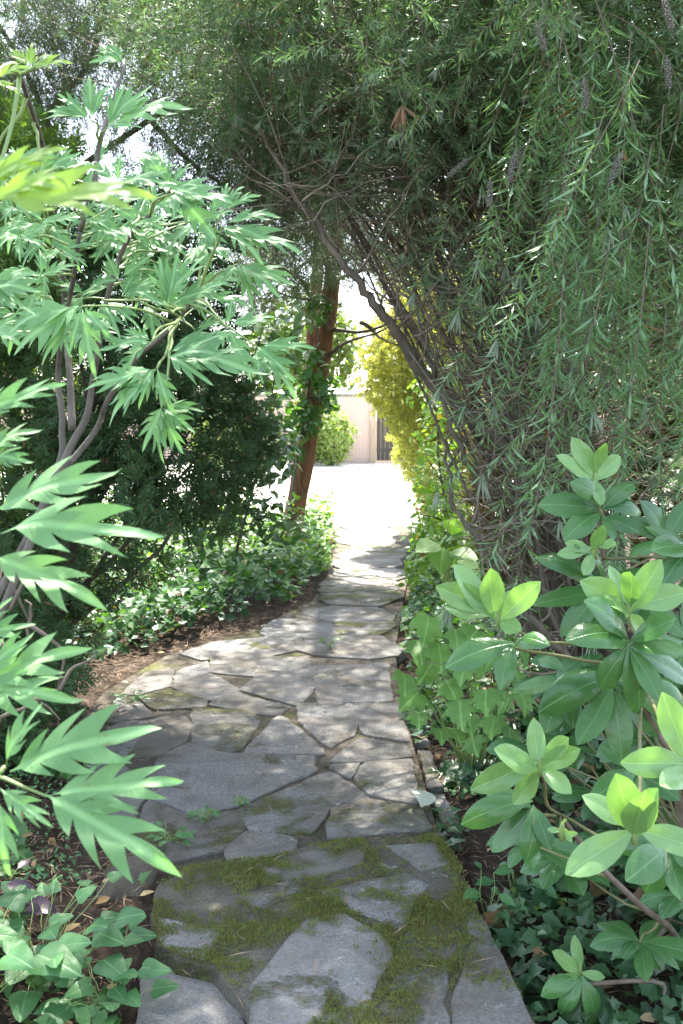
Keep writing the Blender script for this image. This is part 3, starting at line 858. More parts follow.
# fuller dark leaves deeper in the shrub
for k in range(125):
    c = np.array([rng.uniform(.42, 1.6), rng.uniform(2.35, 3.4), rng.uniform(.08, 1.05)])
    if c[0] < .24 * c[1] - .12 or (c[0] < .75 and c[2] > .62 and rng.uniform() < .7): continue
    if c[2] < .3 and c[0] < .3 * c[1] - .02: continue
    g = Geo()
    ax = unit([rng.normal() * .3, -.4, 1])
    for i in range(7):
        ph = i * 2 * math.pi / 7 + random.random() * .5
        d = unit(np.array([math.cos(ph), math.sin(ph) - .2, random.uniform(-.45, .15)])) * random.uniform(.08, .16)
        g.put(RH[i % 5], leaf_frame(c, c + d, [0, -.3, 1])[None], c[None])
    g.build('leaf_whorl', M['rhodo'], rho)
    j = np.argmin(np.linalg.norm(allnodes - c, axis=1))
    tw_.tube(bend(allnodes[j], c, 7, .0, .02, k), np.linspace(.004, .003, 7), 5)
tw_.build('twig', M['rhodo_stem'], rho)
a = P(533, 812, 1.95)
Geo().tube([a, a + [.003, 0, -.03], a + [-.008, -.005, -.055], a + [-.012, -.01, -.075]], [.004, .006, .008, .003], 6).build('bud', M['bud'], rho)

sb = G(578, 1005, -.05)
sap = thing('rhododendron_sapling', sb, 'small young rhododendron sapling with five leaves at the bottom right', 'shrub')
whorl(sap, (580, 968), 2.42, .09, [(575,935),(552,952),(605,978),(559,985)], 1)
whorl(sap, (582, 972), 2.44, .12, [(594,1028),(541,996),(560,1015)], 0, None, 2)
Geo().tube(bend(sb, P(580, 968, 2.42), 6, 0, .01), .004, 5).build('stem', M['green_stem'], sap)
dt = Geo(); dt.tube(bend(G(585, 985, .06), G(683, 1005, .02), 10, .02, .03, 3), np.linspace(.007, .003, 10), 5)
dt.tube(bend(G(640, 960, .05), G(700, 925, .10), 8, .03, .02, 4), np.linspace(.007, .003, 8), 5)
tag(dt.build('fallen_branch', M['twig']), 'thin bare fallen branch on the soil beside the small sapling', 'branch')

# ------------------------------------------------------------------ tree peonies
def peony(name, loc, label, stems, leaves, mats=None, petiole=.0022, seedk=0, wide=(.68, .92)):
    t = thing(name, loc, label, 'shrub')
    nodes = []
    for pts, r0, r1 in stems:
        s_ = smooth_path(pts, 6); nodes.append(s_)
        Geo().tube(s_, np.linspace(r0, r1, len(s_)), 7).build('stem', M['bark_pale'], t)
    nodes = np.concatenate([s_[len(s_) // 3:] for s_ in nodes])
    for k, (c, dpt, tips, *ex) in enumerate(leaves):
        young = bool(ex and ex[0])  # marks leaves that take the backlight colour, not new growth
        g = Geo(); c3 = P(*c, dpt)
        for i, (x, y) in enumerate(tips):
            sgn = -1 if y > c[1] - 5 else .6
            tip = P(x, y, dpt + sgn * random.uniform(.015, .05) * (dpt / 1.8))
            hint = [random.uniform(-.4, .4), -.8, .62]
            b = c3 + (tip - c3) * random.uniform(.0, .06)
            L = math.hypot(x - c[0], y - c[1]) 
            g.put(PE[(i + k * 2 + seedk) % 9], leaf_frame(b, tip, hint, random.uniform(*wide))[None], b[None])
        j = np.argmin(np.linalg.norm(nodes - c3, axis=1) + .5 * np.clip(nodes[:, 2] - c3[2], 0, 2))
        g.tube(bend(nodes[j], c3, 10, .004, .006, k), np.linspace(petiole * 1.4, petiole * .7, 10), 5, 1)
        g.build('leaf', [M['peony_backlit' if young else 'peony'], M['green_stem']], t)
    return t

D = 1.85
main_leaves = [
 ((91,120),D,[(89,78),(44,113),(108,86),(60,95)]), ((107,128),D,[(188,107),(124,87),(148,89),(140,128)]),
 ((122,62),D+.2,[(100,48),(91,63),(112,44)]), ((30,67),1.3,[(11,50),(32,44),(51,55),(68,63)],1), ((-6,80),1.2,[(29,67),(16,92)],1),
 ((37,176),1.5,[(20,150),(57,147),(79,153),(0,158)]), ((117,183),D-.1,[(121,155),(172,184),(86,165),(150,198)]),
 ((149,181),D,[(147,151),(161,160),(174,165)]), ((85,220),D,[(108,228),(70,228),(122,240),(95,200)]), ((154,222),D+.15,[(140,234),(172,214),(150,205)]),
 ((172,188),D-.1,[(143,152),(158,156),(213,187),(190,165)]), ((175,192),D-.15,[(213,235),(174,218),(228,202)]),
 ((222,212),D,[(227,185),(242,187),(259,195)]), ((222,226),D-.05,[(278,216),(296,251),(260,260),(240,240)]),
 ((237,264),D+.05,[(252,305),(278,295),(292,284),(221,284)]), ((167,308),D-.2,[(160,260),(177,256),(203,259),(222,284),(138,292)]),
 ((152,230),D+.25,[(139,256),(183,253),(155,208)]), ((82,306),D-.25,[(95,375),(114,343),(44,361),(18,349),(10,330),(70,350)]),
 ((42,277),D,[(5,270),(75,265),(40,250),(15,290)]), ((-14,285),1.2,[(38,274),(38,291),(32,313)]), ((152,341),D-.25,[(103,350),(121,376),(125,330)]),
 ((157,369),D-.3,[(90,388),(111,421),(171,411),(125,405)]), ((157,367),D-.2,[(139,406),(172,408)]),
 ((162,407),D-.2,[(144,447),(162,460),(181,451),(193,431),(202,412)]), ((165,355),D-.25,[(262,373),(235,356),(210,384),(226,335)]),
 ((227,327),D-.1,[(232,300),(271,317),(250,376),(215,352)]), ((257,347),D-.1,[(294,395),(262,381),(311,348),(291,378)]),
 ((119,280),D,[(151,256),(106,254),(98,285)]), ((122,296),D,[(160,281),(152,292),(138,270)]), ((102,300),D-.1,[(119,336),(138,328),(107,328)]),
 ((20,235),D+.1,[(50,225),(45,250),(0,245),(20,260)]), ((60,250),D+.1,[(95,245),(85,265),(40,262)]), ((190,290),D+.1,[(240,280),(225,300),(205,318)]),
 ((110,240),D+.2,[(135,262),(95,262),(140,235)]), ((195,330),D+.05,[(215,352),(180,360),(230,320)]), ((55,320),D+.2,[(30,345),(70,355),(20,325)]),
 ((15,205),1.6,[(45,195),(40,218),(5,225)]), ((130,225),D,[(165,230),(150,248),(118,248)]), ((205,245),D+.1,[(232,262),(205,275),(185,262)]),
 ((60,200),D,[(90,195),(70,215),(40,210)]), ((-10,170),1.4,[(30,160),(25,182)]), ((-5,330),D,[(20,345),(15,320)]),
]
for k in range(36):
    c = (random.uniform(-10, 215), random.uniform(140, 335)); q_ = 32
    a0 = random.uniform(0, 6.28)
    main_leaves.append((c, random.uniform(2.0, 2.35), [(c[0] + q_ * 1.3 * math.cos(a0 + i * 1.5), c[1] + q_ * math.sin(a0 + i * 1.5) + 8) for i in range(3)]))
pb = np.array([-1.05, 2.05, -.02])
main_stems = [
 ([pb, pb + [.08, .1, .7], P(45,500,2.15), P(62,430,2.15), P(58,380,2.15), P(62,335,2.1), P(72,285,2.0), P(80,230,1.95)], .0095, .004),
 ([pb + [.03, 0, 0], pb + [.14, .1, .7], P(52,490,2.1), P(85,420,2.1), P(92,385,2.1), P(98,350,2.05), P(108,295,2.0), P(125,245,1.95), P(150,215,1.9)], .010, .004),
 ([P(66,468,2.12), P(96,430,2.15), P(108,400,2.1), P(135,360,2.05), P(170,330,1.95), P(200,290,1.9)], .007, .0035),
 ([P(72,430,2.2), P(70,380,2.25), P(66,335,2.3), P(62,260,2.3)], .009, .005),
 ([P(80,230,1.95), P(94,185,1.9), P(98,150,1.9), P(110,110,1.95), P(125,65,2.0)], .006, .003),
 ([P(100,200,1.9), P(60,190,1.8), P(35,120,1.5), P(20,75,1.3)], .006, .003),
]
peony('tree_peony', pb, 'tall tree peony with deeply cut leaves on bare brown stems', main_stems, main_leaves)
near_leaves = [
 ((3,772),.82,[(148,730),(40,708)]), ((46,796),.80,[(172,782),(170,868)]), ((-3,786),.80,[(8,872),(48,824)]),
 ((-30,690),.9,[(80,650),(74,700),(30,636)]), ((-14,512),.85,[(110,474)]), ((-12,532),.83,[(152,538)]), ((-12,556),.85,[(97,603)]),
 ((-30,418),.9,[(58,386)]), ((-20,455),.9,[(38,430),(30,462)]), ((-34,640),.95,[(30,625),(10,600)]),
 ((-14,203),.62,[(142,196),(74,176)],1), ((-25,188),.66,[(42,163),(60,150)],1),
]
nb = np.array([-.62, .75, 0.0])
near_stems = [([nb, nb + [.02, .04, .55], nb + [.05, .08, 1.0], nb + [.08, .1, 1.35], nb + [.1, .05, 1.85]], .012, .006),
              ([nb + [.02, .02, .5], nb + [.08, .06, .9], P(-40, 800, .86), P(-20, 780, .83)], .008, .003)]
peony('tree_peony', nb, 'tree peony close by with large cut leaves reaching in from the left edge', near_stems, near_leaves, petiole=.0016, seedk=4, wide=(.72, .9))
# bare twigs behind it
bt = thing('bare_shrub', (-1.25, 3.1, -.05), 'small shrub of thin bare twigs low at the left edge', 'shrub')
g = Geo()
for k, (a_, b_) in enumerate([((0,718),(60,690)),((60,690),(95,655)),((0,560),(30,625)),((30,625),(62,705)),((10,610),(40,560)),((30,640),(25,600)),((0,640),(60,720)),((20,700),(75,700))]):
    g.tube(bend(P(*a_, 3.0), P(*b_, 3.0 + .1 * random.random()), 7, .01, .02, k), np.linspace(.007, .003, 7), 5)
g.tube(bend((-1.25, 3.1, -.05), P(0, 718, 3.0), 7, .02, .02, 31), np.linspace(.012, .007, 7), 6)
g.tube(bend((-1.25, 3.1, -.05), P(0, 560, 3.0), 7, .02, .02, 32), np.linspace(.012, .007, 7), 6)
g.build('twig', M['twig'], bt)

# ------------------------------------------------------------------ conifers
def conifer(name, loc, label, blobs, n, mat, smin, smax, trunk_h, tr=.07, cat='conifer', shell=.6, lean=(0, 0, 0), up=.35, inner=0):
    t = thing(name, loc, label, cat)
    p, d = in_blobs(blobs, n, shell)
    keep = p[:, 2] > .03
    p, d = p[keep], d[keep]
    d = unit(d + rng.normal(size=d.shape) * .45 + [0, 0, up])
    g = Geo(); scatter_twigs(g, SPR, p, d, smin, smax)
    g.build('crown', mat, t)
    b = np.array(loc); tp = b + [lean[0], lean[1], trunk_h]
    g = Geo(); g.tube(bend(b, tp, 10, 0, .05, n), np.linspace(tr, tr * .3, 10), 8)
    g.build('trunk', M['bark'], t)
    g = Geo()
    for k in range(26 if not inner else inner):
        a = b + (tp - b) * random.uniform(.08, .95)
        q = p[rng.integers(len(p))]
        g.tube(bend(a, q, 6, random.uniform(-.05, .1), .06, k), np.linspace(.016, .004, 6), 4)
    g.build('branch', M['bark'], t)
    return t
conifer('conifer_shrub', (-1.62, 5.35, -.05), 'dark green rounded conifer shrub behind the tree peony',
        [((-.78, 4.9, 1.42), (.42, .5, .55), 1.5), ((-1.2, 5.1, 1.8), (.6, .6, .8), 2), ((-1.35, 5.2, 1.0), (.5, .5, .5), 1), ((-.95, 5.3, 2.2), (.45, .5, .6), 1), ((-1.75, 5.3, .5), (.42, .4, .55), 1.0)], 4400, M['conifer'], .07, .15, 2.3, .035, lean=(.45, -.2, 0))
conifer('conifer', (-2.1, 5.6, -.05), 'tall bright green conifer at the left edge behind the peony',
        [((-1.75, 5.0, 2.45), (.6, .6, .75), 2), ((-2.1, 5.4, 1.2), (.75, .6, 1.2), 2), ((-2.2, 5.6, 2.6), (.6, .6, 1.2), 1)], 3200, M['conifer_bright'], .08, .16, 3.6)
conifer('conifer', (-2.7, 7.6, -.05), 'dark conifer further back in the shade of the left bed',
        [((-2.6, 7.6, 1.4), (.95, .8, 1.6), 3), ((-2.9, 7.8, 3.0), (.8, .8, 1.3), 2)], 2600, M['conifer'], .12, .24, 4.2)
conifer('conifer_shrub', (-1.75, 3.9, -.05), 'low dark conifer shrub under the tall one at the left edge',
        [((-1.65, 4.3, .45), (.5, .5, .6), 2), ((-2.0, 4.0, .9), (.5, .6, .9), 1)], 1500, M['conifer'], .08, .16, 1.4)
conifer('golden_conifer', (1.35, 12.2, -.05), 'golden yellow conifer glowing in the sun right of the path end',
        [((.92, 11.5, 2.05), (.74, 1.0, .95), 2.4), ((1.25, 12.3, 1.2), (.62, 1.1, 1.2), 2), ((1.5, 12.8, 2.7), (.9, 1.0, .8), 1), ((1.3, 12.0, 3.3), (.95, .9, .9), 1.6)], 15000, M['conifer_gold'], .06, .13, 3.2, .09, up=-.1)
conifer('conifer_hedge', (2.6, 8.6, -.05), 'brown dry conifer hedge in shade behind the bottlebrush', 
        [((1.55, 7.8, .9), (.55, .7, 1.0), 1), ((2.1, 8.2, 1.9), (.9, .8, 1.1), 2), ((3.2, 8.0, 1.5), (1.1, .8, 1.6), 2), ((2.8, 8.4, 3.2), (1.2, .9, 1.0), 1), ((4.2, 7.6, 2.2), (1.0, .9, 1.8), 1), ((1.9, 8.6, 3.6), (.9, .8, .9), 1.3), ((3.6, 8.6, 4.2), (1.4, .8, 1.0), 1.3)], 10500, M['hedge_dry'], .12, .24, 4.0, .09, 'hedge', inner=80)

# ------------------------------------------------------------------ bottlebrush tree (right)
BB = np.array([1.28, 4.9, -.06])
bt = thing('bottlebrush_tree', BB, 'large weeping bottlebrush with dark twisted limbs arching over the path from the right', 'tree')
limbs = [
 ([BB, P(600,640,4.8), P(560,545,4.6), P(515,455,4.5), P(432,385,4.4), P(388,322,4.3), P(352,276,4.25), P(300,205,4.3), P(262,130,4.4)], .055, .010),
 ([BB, P(606,640,4.9), P(565,430,4.9), P(532,310,4.85), P(528,255,4.8), P(498,180,4.7), P(470,90,4.6), P(450,-40,4.5)], .070, .014),
 ([P(533,300,4.85), P(548,245,4.85), P(600,150,4.7), P(645,40,4.5), P(690,-80,4.4)], .045, .012),
 ([BB, P(595,690,4.6), P(550,640,4.4), P(505,590,4.3), P(472,530,4.3), P(452,500,4.4), P(446,440,4.6)], .035, .008),
 ([P(590,600,4.7), P(535,540,4.6), P(490,500,4.5), P(462,450,4.4), P(436,380,4.4), P(415,300,4.5)], .030, .007),
 ([P(575,520,4.7), P(520,400,4.9), P(470,330,5.0), P(430,260,5.0), P(405,180,5.0), P(420,80,4.9), P(430,-40,4.8)], .036, .009),
 ([P(470,330,5.0), P(440,290,5.0), P(370,215,5.0), P(330,150,4.9), P(310,60,4.8)], .020, .006),
 ([P(600,620,4.9), P(620,480,5.1), P(610,360,5.2), P(640,220,5.2), P(660,80,5.1)], .045, .012),
 ([P(535,310,4.85), P(490,300,4.7), P(450,240,4.5), P(455,150,4.3), P(480,60,4.1), P(478,-30,4.0)], .022, .007),
 ([P(510,520,4.5), P(540,485,4.35), P(560,430,4.2), P(585,350,4.0), P(600,260,3.7)], .022, .006),
]
lp_ = []
for pts, r0, r1 in limbs:
    s_ = smooth_path(pts, 7)
    s_[2:-1] += rng.normal(size=(len(s_) - 3, 3)) * .008
    lp_.append(s_)
    Geo().tube(s_, np.linspace(r0, r1, len(s_)) * .78, 9).build('limb', M['bark'], bt)
fan = []
for k in range(64):          # the fan of thin stems leaning up and over the path
    x0, y0 = rng.uniform(520, 625), rng.uniform(500, 650)
    x1 = rng.uniform(335, 585); y1 = rng.uniform(130, 250)
    xm = (x0 + x1) / 2 + rng.uniform(-10, 35); ym = (y0 + y1) / 2 + rng.uniform(10, 60)
    if xm < min(345 + (ym - 270) * .72, 440) + 12: xm = min(345 + (ym - 270) * .72, 440) + 25
    d0 = rng.uniform(4.3, 5.2)
    s_ = smooth_path([BB + rng.normal(size=3) * [.08, .1, .03] + [0, 0, .06], P(x0, y0, d0), P(xm, ym, d0 + rng.uniform(-.2, .2)), P(x1, y1, d0 + rng.uniform(-.4, .3)), P(x1 + rng.uniform(-50, 20), y1 - rng.uniform(40, 120), d0 + rng.uniform(-.4, .3))], 6)
    s_[2:-1] += rng.normal(size=(len(s_) - 3, 3)) * .007
    fan.append(s_)
    r0 = rng.uniform(.007, .016)
    Geo().tube(s_, np.linspace(r0, .003, len(s_)), 6).build('stem', M['bark'], bt)
lim = np.concatenate([s_[5:] for s_ in lp_] + [s_[8:] for s_ in fan])
g = Geo()
for k in range(1700):          # the dry tangle inside
    a = lim[rng.integers(len(lim))]
    d = unit(np.array([rng.normal() * .8 - .15, rng.normal() * .55, rng.normal() * .45 + .45]))
    L = rng.uniform(.25, .95)
    b = a + d * L
    if b[2] < .25: continue
    d_ = b - EYE; qx = d_[0] / d_[1] * F + W / 2; qy = 410 - d_[2] / d_[1] * F
    if 270 < qx < min(350 + (qy - 270) * .72, 440) and 250 < qy < 600: continue
    n_ = 8
    q = bend(a, b, n_, rng.uniform(-.12, .06) * L, .06 * L, k)
    d_ = q - EYE; qx = d_[:, 0] / d_[:, 1] * F + W / 2; qy = 410 - d_[:, 2] / d_[:, 1] * F
    if ((270 < qx) & (qx < np.minimum(345 + (qy - 270) * .72, 440)) & (250 < qy) & (qy < 600)).any(): continue
    g.tube(q, np.linspace(rng.uniform(.003, .008), .0015, n_), 3)
    if k % 2 == 0:
        m = q[4]; e = m + unit(d + rng.normal(size=3) * .7) * L * .5
        d_ = e - EYE; qx = d_[0] / d_[1] * F + W / 2; qy = 410 - d_[2] / d_[1] * F
        if 270 < qx < min(350 + (qy - 270) * .72, 440) and 250 < qy < 600: continue
        g.tube(bend(m, e, 5, 0, .03, k + 5), np.linspace(.0035, .0015, 5), 3)
g.build('twig', M['twig_grey'], bt)
# crown
g = Geo()
blobs = [((.2, 4.6, 3.15), (.85, .9, .50), 2.0), ((-.35, 4.9, 3.3), (.7, .8, .65), 1.5), ((1.05, 4.3, 3.1), (.9, .9, .75), 2.6), ((1.9, 4.3, 2.7), (.9, .9, 1.1), 2.6),
         ((.55, 4.4, 3.9), (1.4, 1.2, .6), 2.6), ((1.5, 3.7, 3.2), (1.0, .7, .7), 2.0), ((2.1, 4.6, 1.5), (.6, .8, 1.2), 1.3)]
blobs += [((.75, 3.1, 3.75), (1.2, .8, .3), 1.2), ((1.9, 3.4, 3.7), (1.0, .8, .5), 1.0), ((1.7, 4.9, 3.9), (1.4, .8, .7), 2.0), ((2.4, 4.3, 3.1), (.8, .8, 1.0), 1.5), ((1.2, 4.9, 2.7), (.7, .5, .4), .8)]  # nearest lumps lie above the view, added to keep sun off the foreground
p, d = in_blobs(blobs, 9500, .3)
d = unit(d * .5 + rng.normal(size=d.shape) * .6 + [-.1, -.15, -.35])
scatter_twigs(g, TW, p, d, .20, .38)
# sparse tufts down among the limbs
p, d = in_blobs([((.75, 4.4, 2.2), (.7, .6, .6), 1.2), ((1.2, 4.3, 1.5), (.6, .5, .6), .7), ((.25, 4.4, 2.55), (.45, .5, .25), .8)], 420, .2)
d = unit(rng.normal(size=d.shape) * .7 + [-.2, -.2, .1])
scatter_twigs(g, TW, p, d, .14, .28)
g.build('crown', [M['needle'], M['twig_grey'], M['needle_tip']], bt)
g = Geo()      # the outer shoots that face the path
p, d = in_blobs([((1.05, 3.25, 2.95), (.75, .35, .40), 2), ((.35, 3.7, 2.95), (.6, .4, .35), 1), ((1.5, 3.1, 2.3), (.40, .35, .9), 1.4)], 300, .2)
d = unit(rng.normal(size=d.shape) * .55 + [-.2, -.55, -.35])
scatter_twigs(g, TW, p, d, .22, .36)
g.build('outer_shoots', [M['needle_skylit'], M['twig_grey'], M['needle_tip']], bt)
# hanging branches: a handful of meshes shared by all strands
def strand(seed, L):
    return twig(int(150 * L), L, .092, .105, (.10 + .03 * seed) * (1 if seed % 2 else -1), .04, True, 60 + seed, .60)
protos = []
for q in range(7):
    L = [.75, .95, 1.15, .65, .85, 1.05, .55][q]
    V_, F_, U_ = strand(q, L)
    V_ = V_ * [1, 1, -1]
    gg = Geo(); gg.V = [V_]; gg.F = [(f[:, ::-1], m) for f, m in F_]; gg.U = [U_]; gg.n = len(V_)
    protos.append((gg, L))
pm = []
hang = []
for k in range(78):
    px = rng.uniform(548, 725) if k > 12 else rng.uniform(535, 570)
    dpt = rng.uniform(2.7, 3.9)
    if k <= 14: top = P(px, rng.uniform(-80, 40), dpt + .3)
    else: top = P(px, rng.uniform(-40, 330) - max(0, 590 - px) * .6, dpt)
    hang.append((top, rng.integers(7)))
for px, py, dpt, q in [(566,180,2.9,2),(588,215,3.0,5),(612,230,2.8,5),(628,240,2.9,1),(650,220,2.8,2),(578,270,3.1,4),(540,330,3.0,6),(605,110,2.7,1),(640,60,2.6,4)]:
    hang.append((P(px, py, dpt), q))
for k, (top, q) in enumerate(hang):
    gg, L = protos[q]
    if len(pm) <= q: pm += [None] * (q + 1 - len(pm))
    if pm[q] is None:
        o = gg.build('hanging_branch', [M['needle_skylit'], M['twig'], M['needle_tip']], None); o.parent = bt; pm[q] = o
    else:
        o = pm[q].copy(); COL.objects.link(o); o.parent = bt
    o.location = Vector(top) - Vector(BB)
    s_ = rng.uniform(.85, 1.15)
    o.scale = (s_, s_, s_); o.rotation_euler = (rng.normal() * .15, rng.normal() * .15, rng.uniform(0, 6.28))
# old seed capsules clustered along stems
def capsule_geo(c, ax, L):
    g = Geo(); ax = unit(ax); V = []
    pts, nr = [], []
    for i in range(46):
        t = i / 46; ph = i * 2.4
        u = unit(np.cross(ax, [.3, .9, .2])); w = np.cross(ax, u)
        nr.append(u * math.cos(ph) + w * math.sin(ph)); pts.append(c + ax * (t - .5) * L + nr[-1] * .006)
    ico = np.array([(0,0,1),(.9,0,.3),(.28,.85,.3),(-.72,.53,.3),(-.72,-.53,.3),(.28,-.85,.3),(0,0,-.6)]) 
    fa = [np.array([(0,1,2),(0,2,3),(0,3,4),(0,4,5),(0,5,1),(6,2,1),(6,3,2),(6,4,3),(6,5,4),(6,1,5)])]
    g.put((ico, fa, np.zeros((7, 2))), axis_frames(np.array(nr), np.full(46, .0042)), np.array(pts))
    g.tube([c - ax * L * .7, c, c + ax * L * .8], .002, 4)
    return g
for (x, y, dpt, ax) in [(541,38,3.0,(.3,0,-.8)),(585,95,2.9,(.1,0,-1)),(512,168,3.0,(-.2,0,-1)),(490,195,3.1,(0,0,-1)),(458,168,3.4,(.6,0,.5)),(402,128,3.6,(0,0,-1)),(668,15,2.7,(.3,0,-1)),(668,75,2.8,(.1,0,-1)),(520,160,3.2,(0,0,-1)),(615,170,2.7,(-.4,0,-1)),(545,200,3.3,(0,0,-1)),(420,20,3.6,(.5,0,-1))]:
    capsule_geo(P(x, y, dpt), np.array(ax, float), .075).build('seed_capsule', M['capsule'], bt)
a = P(402, 105, 3.5); g = Geo()
for k in range(9):
    g.put(needle(.12), leaf_frame(a, a + unit(np.array([rng.normal() * .5, rng.normal() * .4, -1])) * .09, [0, -1, .2])[None], a[None])
g.build('dead_tuft', M['rust'], bt)

# ------------------------------------------------------------------ weeping tree (upper left)
wb = np.array([-2.0, 6.6, -.06])
wt = thing('weeping_tree', wb, 'weeping tree with fine grey green leaves against the sky at upper left', 'tree')
ws = [([wb, wb + [.1, -.1, 1.6], P(40,150,6.3), P(90,60,6.0), P(120,-60,5.8)], .03, .010), ([P(60,180,6.3), P(150,120,6.0), P(230,70,5.8), P(300,20,5.6), P(330,-60,5.5)], .02, .006),
      ([P(60,160,6.3), P(20,60,6.0), P(-60,-60,5.8)], .02, .008), ([P(150,120,6.0), P(200,170,5.7), P(260,200,5.5)], .018, .006), ([P(230,70,5.8), P(250,130,5.6), P(270,210,5.5)], .014, .005)]
for pts, r0, r1 in ws:
    s_ = smooth_path(pts, 6); Geo().tube(s_, np.linspace(r0, r1, len(s_)), 8).build('limb', M['bark'], wt)
blobs = [((-1.2, 5.8, 3.6), (.9, .8, .55), 2), ((-.45, 5.6, 3.2), (.55, .7, .75), 2.4), ((-1.9, 5.7, 3.7), (.8, .8, .7), 1.6), ((-.9, 5.9, 2.9), (.6, .6, .5), 1.0), ((-.2, 5.7, 3.0), (.4, .6, .55), 1.4), ((-1.0, 6.0, 4.5), (1.6, 1.0, .5), 1.5)]
blobs += [((-1.3, 3.4, 3.75), (1.2, 1.1, .35), 1.6), ((-.3, 3.6, 3.85), (.8, .9, .3), 1.2), ((-.45, 2.3, 3.7), (.9, .7, .3), 1.3), ((-2.0, 5.6, 3.6), (.8, .7, .8), 1.5), ((-1.3, 6.2, 4.2), (.9, .7, .6), 1.5)]  # the closest lumps overhang unseen, added to shade the peony leaves
p, d = in_blobs(blobs, 7200, .3)
d = unit(d * .3 + rng.normal(size=d.shape) * .45 + [.1, -.1, -.75])
g = Geo(); scatter_twigs(g, TWS, p, d, .22, .42)
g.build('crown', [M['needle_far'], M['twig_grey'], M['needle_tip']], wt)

# ------------------------------------------------------------------ leaning red-barked tree
tb = np.array([-.66, 10.9, -.1])
lt = thing('leaning_tree', tb, 'leaning red barked tree with two trunks left of the path end', 'tree')
t1 = smooth_path([tb, P(292,525,10.9), P(306,450,10.9), P(318,380,10.9), P(327,320,10.9), P(334,262,10.9), P(338,190,10.8), P(345,60,10.6), P(350,-150,10.2)], 6)
Geo().tube(t1, np.linspace(.122, .07, len(t1)) * (1 + .06 * np.sin(np.arange(len(t1)) * 1.3)), 12).build('trunk', M['bark_red'], lt)
t2 = smooth_path([P(300,470,11.0), P(308,400,11.2), P(313,330,11.3), P(318,262,11.4), P(316,180,11.4), P(300,20,11.4)], 6)
Geo().tube(t2, np.linspace(.085, .05, len(t2)), 10).build('trunk', M['bark_red'], lt)
g = Geo()
for k, (a_, b_, d0, d1) in enumerate([((330,330),(405,318),10.9,10.3),((324,360),(392,325),10.9,10.2),((333,280),(420,262),10.9,10.0),((330,322),(275,290),10.9,10.4),((316,300),(250,250),11.2,10.6),((335,265),(390,230),10.8,10),((320,370),(280,345),10.9,10.3),((318,250),(265,300),11.3,10.8),((360,322),(400,345),10.6,10.4),((336,240),(280,200),10.8,10.2),((338,220),(440,190),10.8,10)]):
    g.tube(bend(P(*a_, d0), P(*b_, d1), 9, random.uniform(-.1, .06), .06, k), np.linspace(.026, .007, 9), 5)
for k in range(60):
    a = P(rng.uniform(245, 400), rng.uniform(240, 345), rng.uniform(10, 11.2)); b = a + unit(rng.normal(size=3)) * rng.uniform(.2, .7)
    g.tube(bend(a, b, 5, -.03, .03, k), np.linspace(.007, .003, 5), 3)
g.build('branch', M['bark'], lt)
blobs = [((-.4, 10.3, 3.9), (1.1, .8, .6), 1.3), ((.4, 9.9, 4.4), (1.4, 1.2, .8), 2), ((-.4, 9.2, 4.9), (1.6, 1.2, .7), 2), ((.6, 8.4, 5.0), (1.1, 1.0, .5), 1.0), ((.1, 7.4, 4.2), (1.3, 1.1, .45), 2.2), ((-.75, 10.5, 2.95), (.55, .6, .45), 1.8), ((-.35, 10.6, 3.4), (.6, .6, .35), 1.2), ((.3, 9.9, 3.3), (.5, .6, .38), 1.5), ((1.0, 9.4, 3.5), (.8, .8, .6), 1.2)]
p, d = in_blobs(blobs, 4200, .3)
d = unit(d * .5 + rng.normal(size=d.shape) * .6 + [0, 0, -.3])
p2, d2 = in_blobs([((.25, 7.3, 4.35), (1.5, 1.5, .45), 1.5), ((.6, 9.0, 4.7), (1.5, 1.1, .45), .9), ((-1.0, 7.2, 4.5), (1.0, 1.0, .4), .8)], 1250, .2)
p, d = np.vstack([p, p2]), np.vstack([d, unit(d2 * .4 + rng.normal(size=d2.shape) * .7 + [0, 0, -.2])])
g = Geo(); scatter_twigs(g, TWS, p, d, .35, .6)
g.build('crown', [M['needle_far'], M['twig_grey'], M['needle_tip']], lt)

def leafy(name, loc, label, cat, stems, blobs, n, tpl, mat, smin, smax, stem_mat, shell=.3, out=.4):
    t = thing(name, loc, label, cat)
    g = Geo()
    for k, (pts, r0, r1) in enumerate(stems):
        s_ = smooth_path(pts, 5); g.tube(s_, np.linspace(r0, r1, len(s_)), 6)
    p, d = in_blobs(blobs, n, shell)
    keep = p[:, 2] > 0; p, d = p[keep], d[keep]
    base = np.concatenate([smooth_path(s[0], 5) for s in stems])
    for k in range(min(70, n // 8)):
        q = p[rng.integers(len(p))]; j = np.argmin(np.linalg.norm(base - q, axis=1))
        g.tube(bend(base[j], q, 5, .02, .02, k), np.linspace(.006, .002, 5), 3)
    g.build('stem', stem_mat, t)
    nn = unit(d * out + rng.normal(size=d.shape) * .5 + [0, -.2, .6])
    g = Geo().put(tpl, flat_frames(nn, rng.uniform(smin, smax, len(p))), p)
    g.build('foliage', mat, t)
    return t
# climber on the leaning trunk
blobs = [(tuple(P(x, y, 10.65)), (r_, .3, r_ * 1.4), w) for x, y, r_, w in [(318,310,.16,.6),(312,370,.2,1),(306,420,.2,1),(288,440,.2,.7),(330,395,.16,.5),(288,400,.26,1)]]
leafy('climbing_vine', P(285, 540, 10.7), 'dark leafy climber clinging to the leaning trunk', 'climber', [([P(285,540,10.7), P(296,470,10.65), P(310,380,10.65), P(322,300,10.65)], .02, .008)], blobs, 400, IV, M['ivy'], .08, .14, M['bark'])
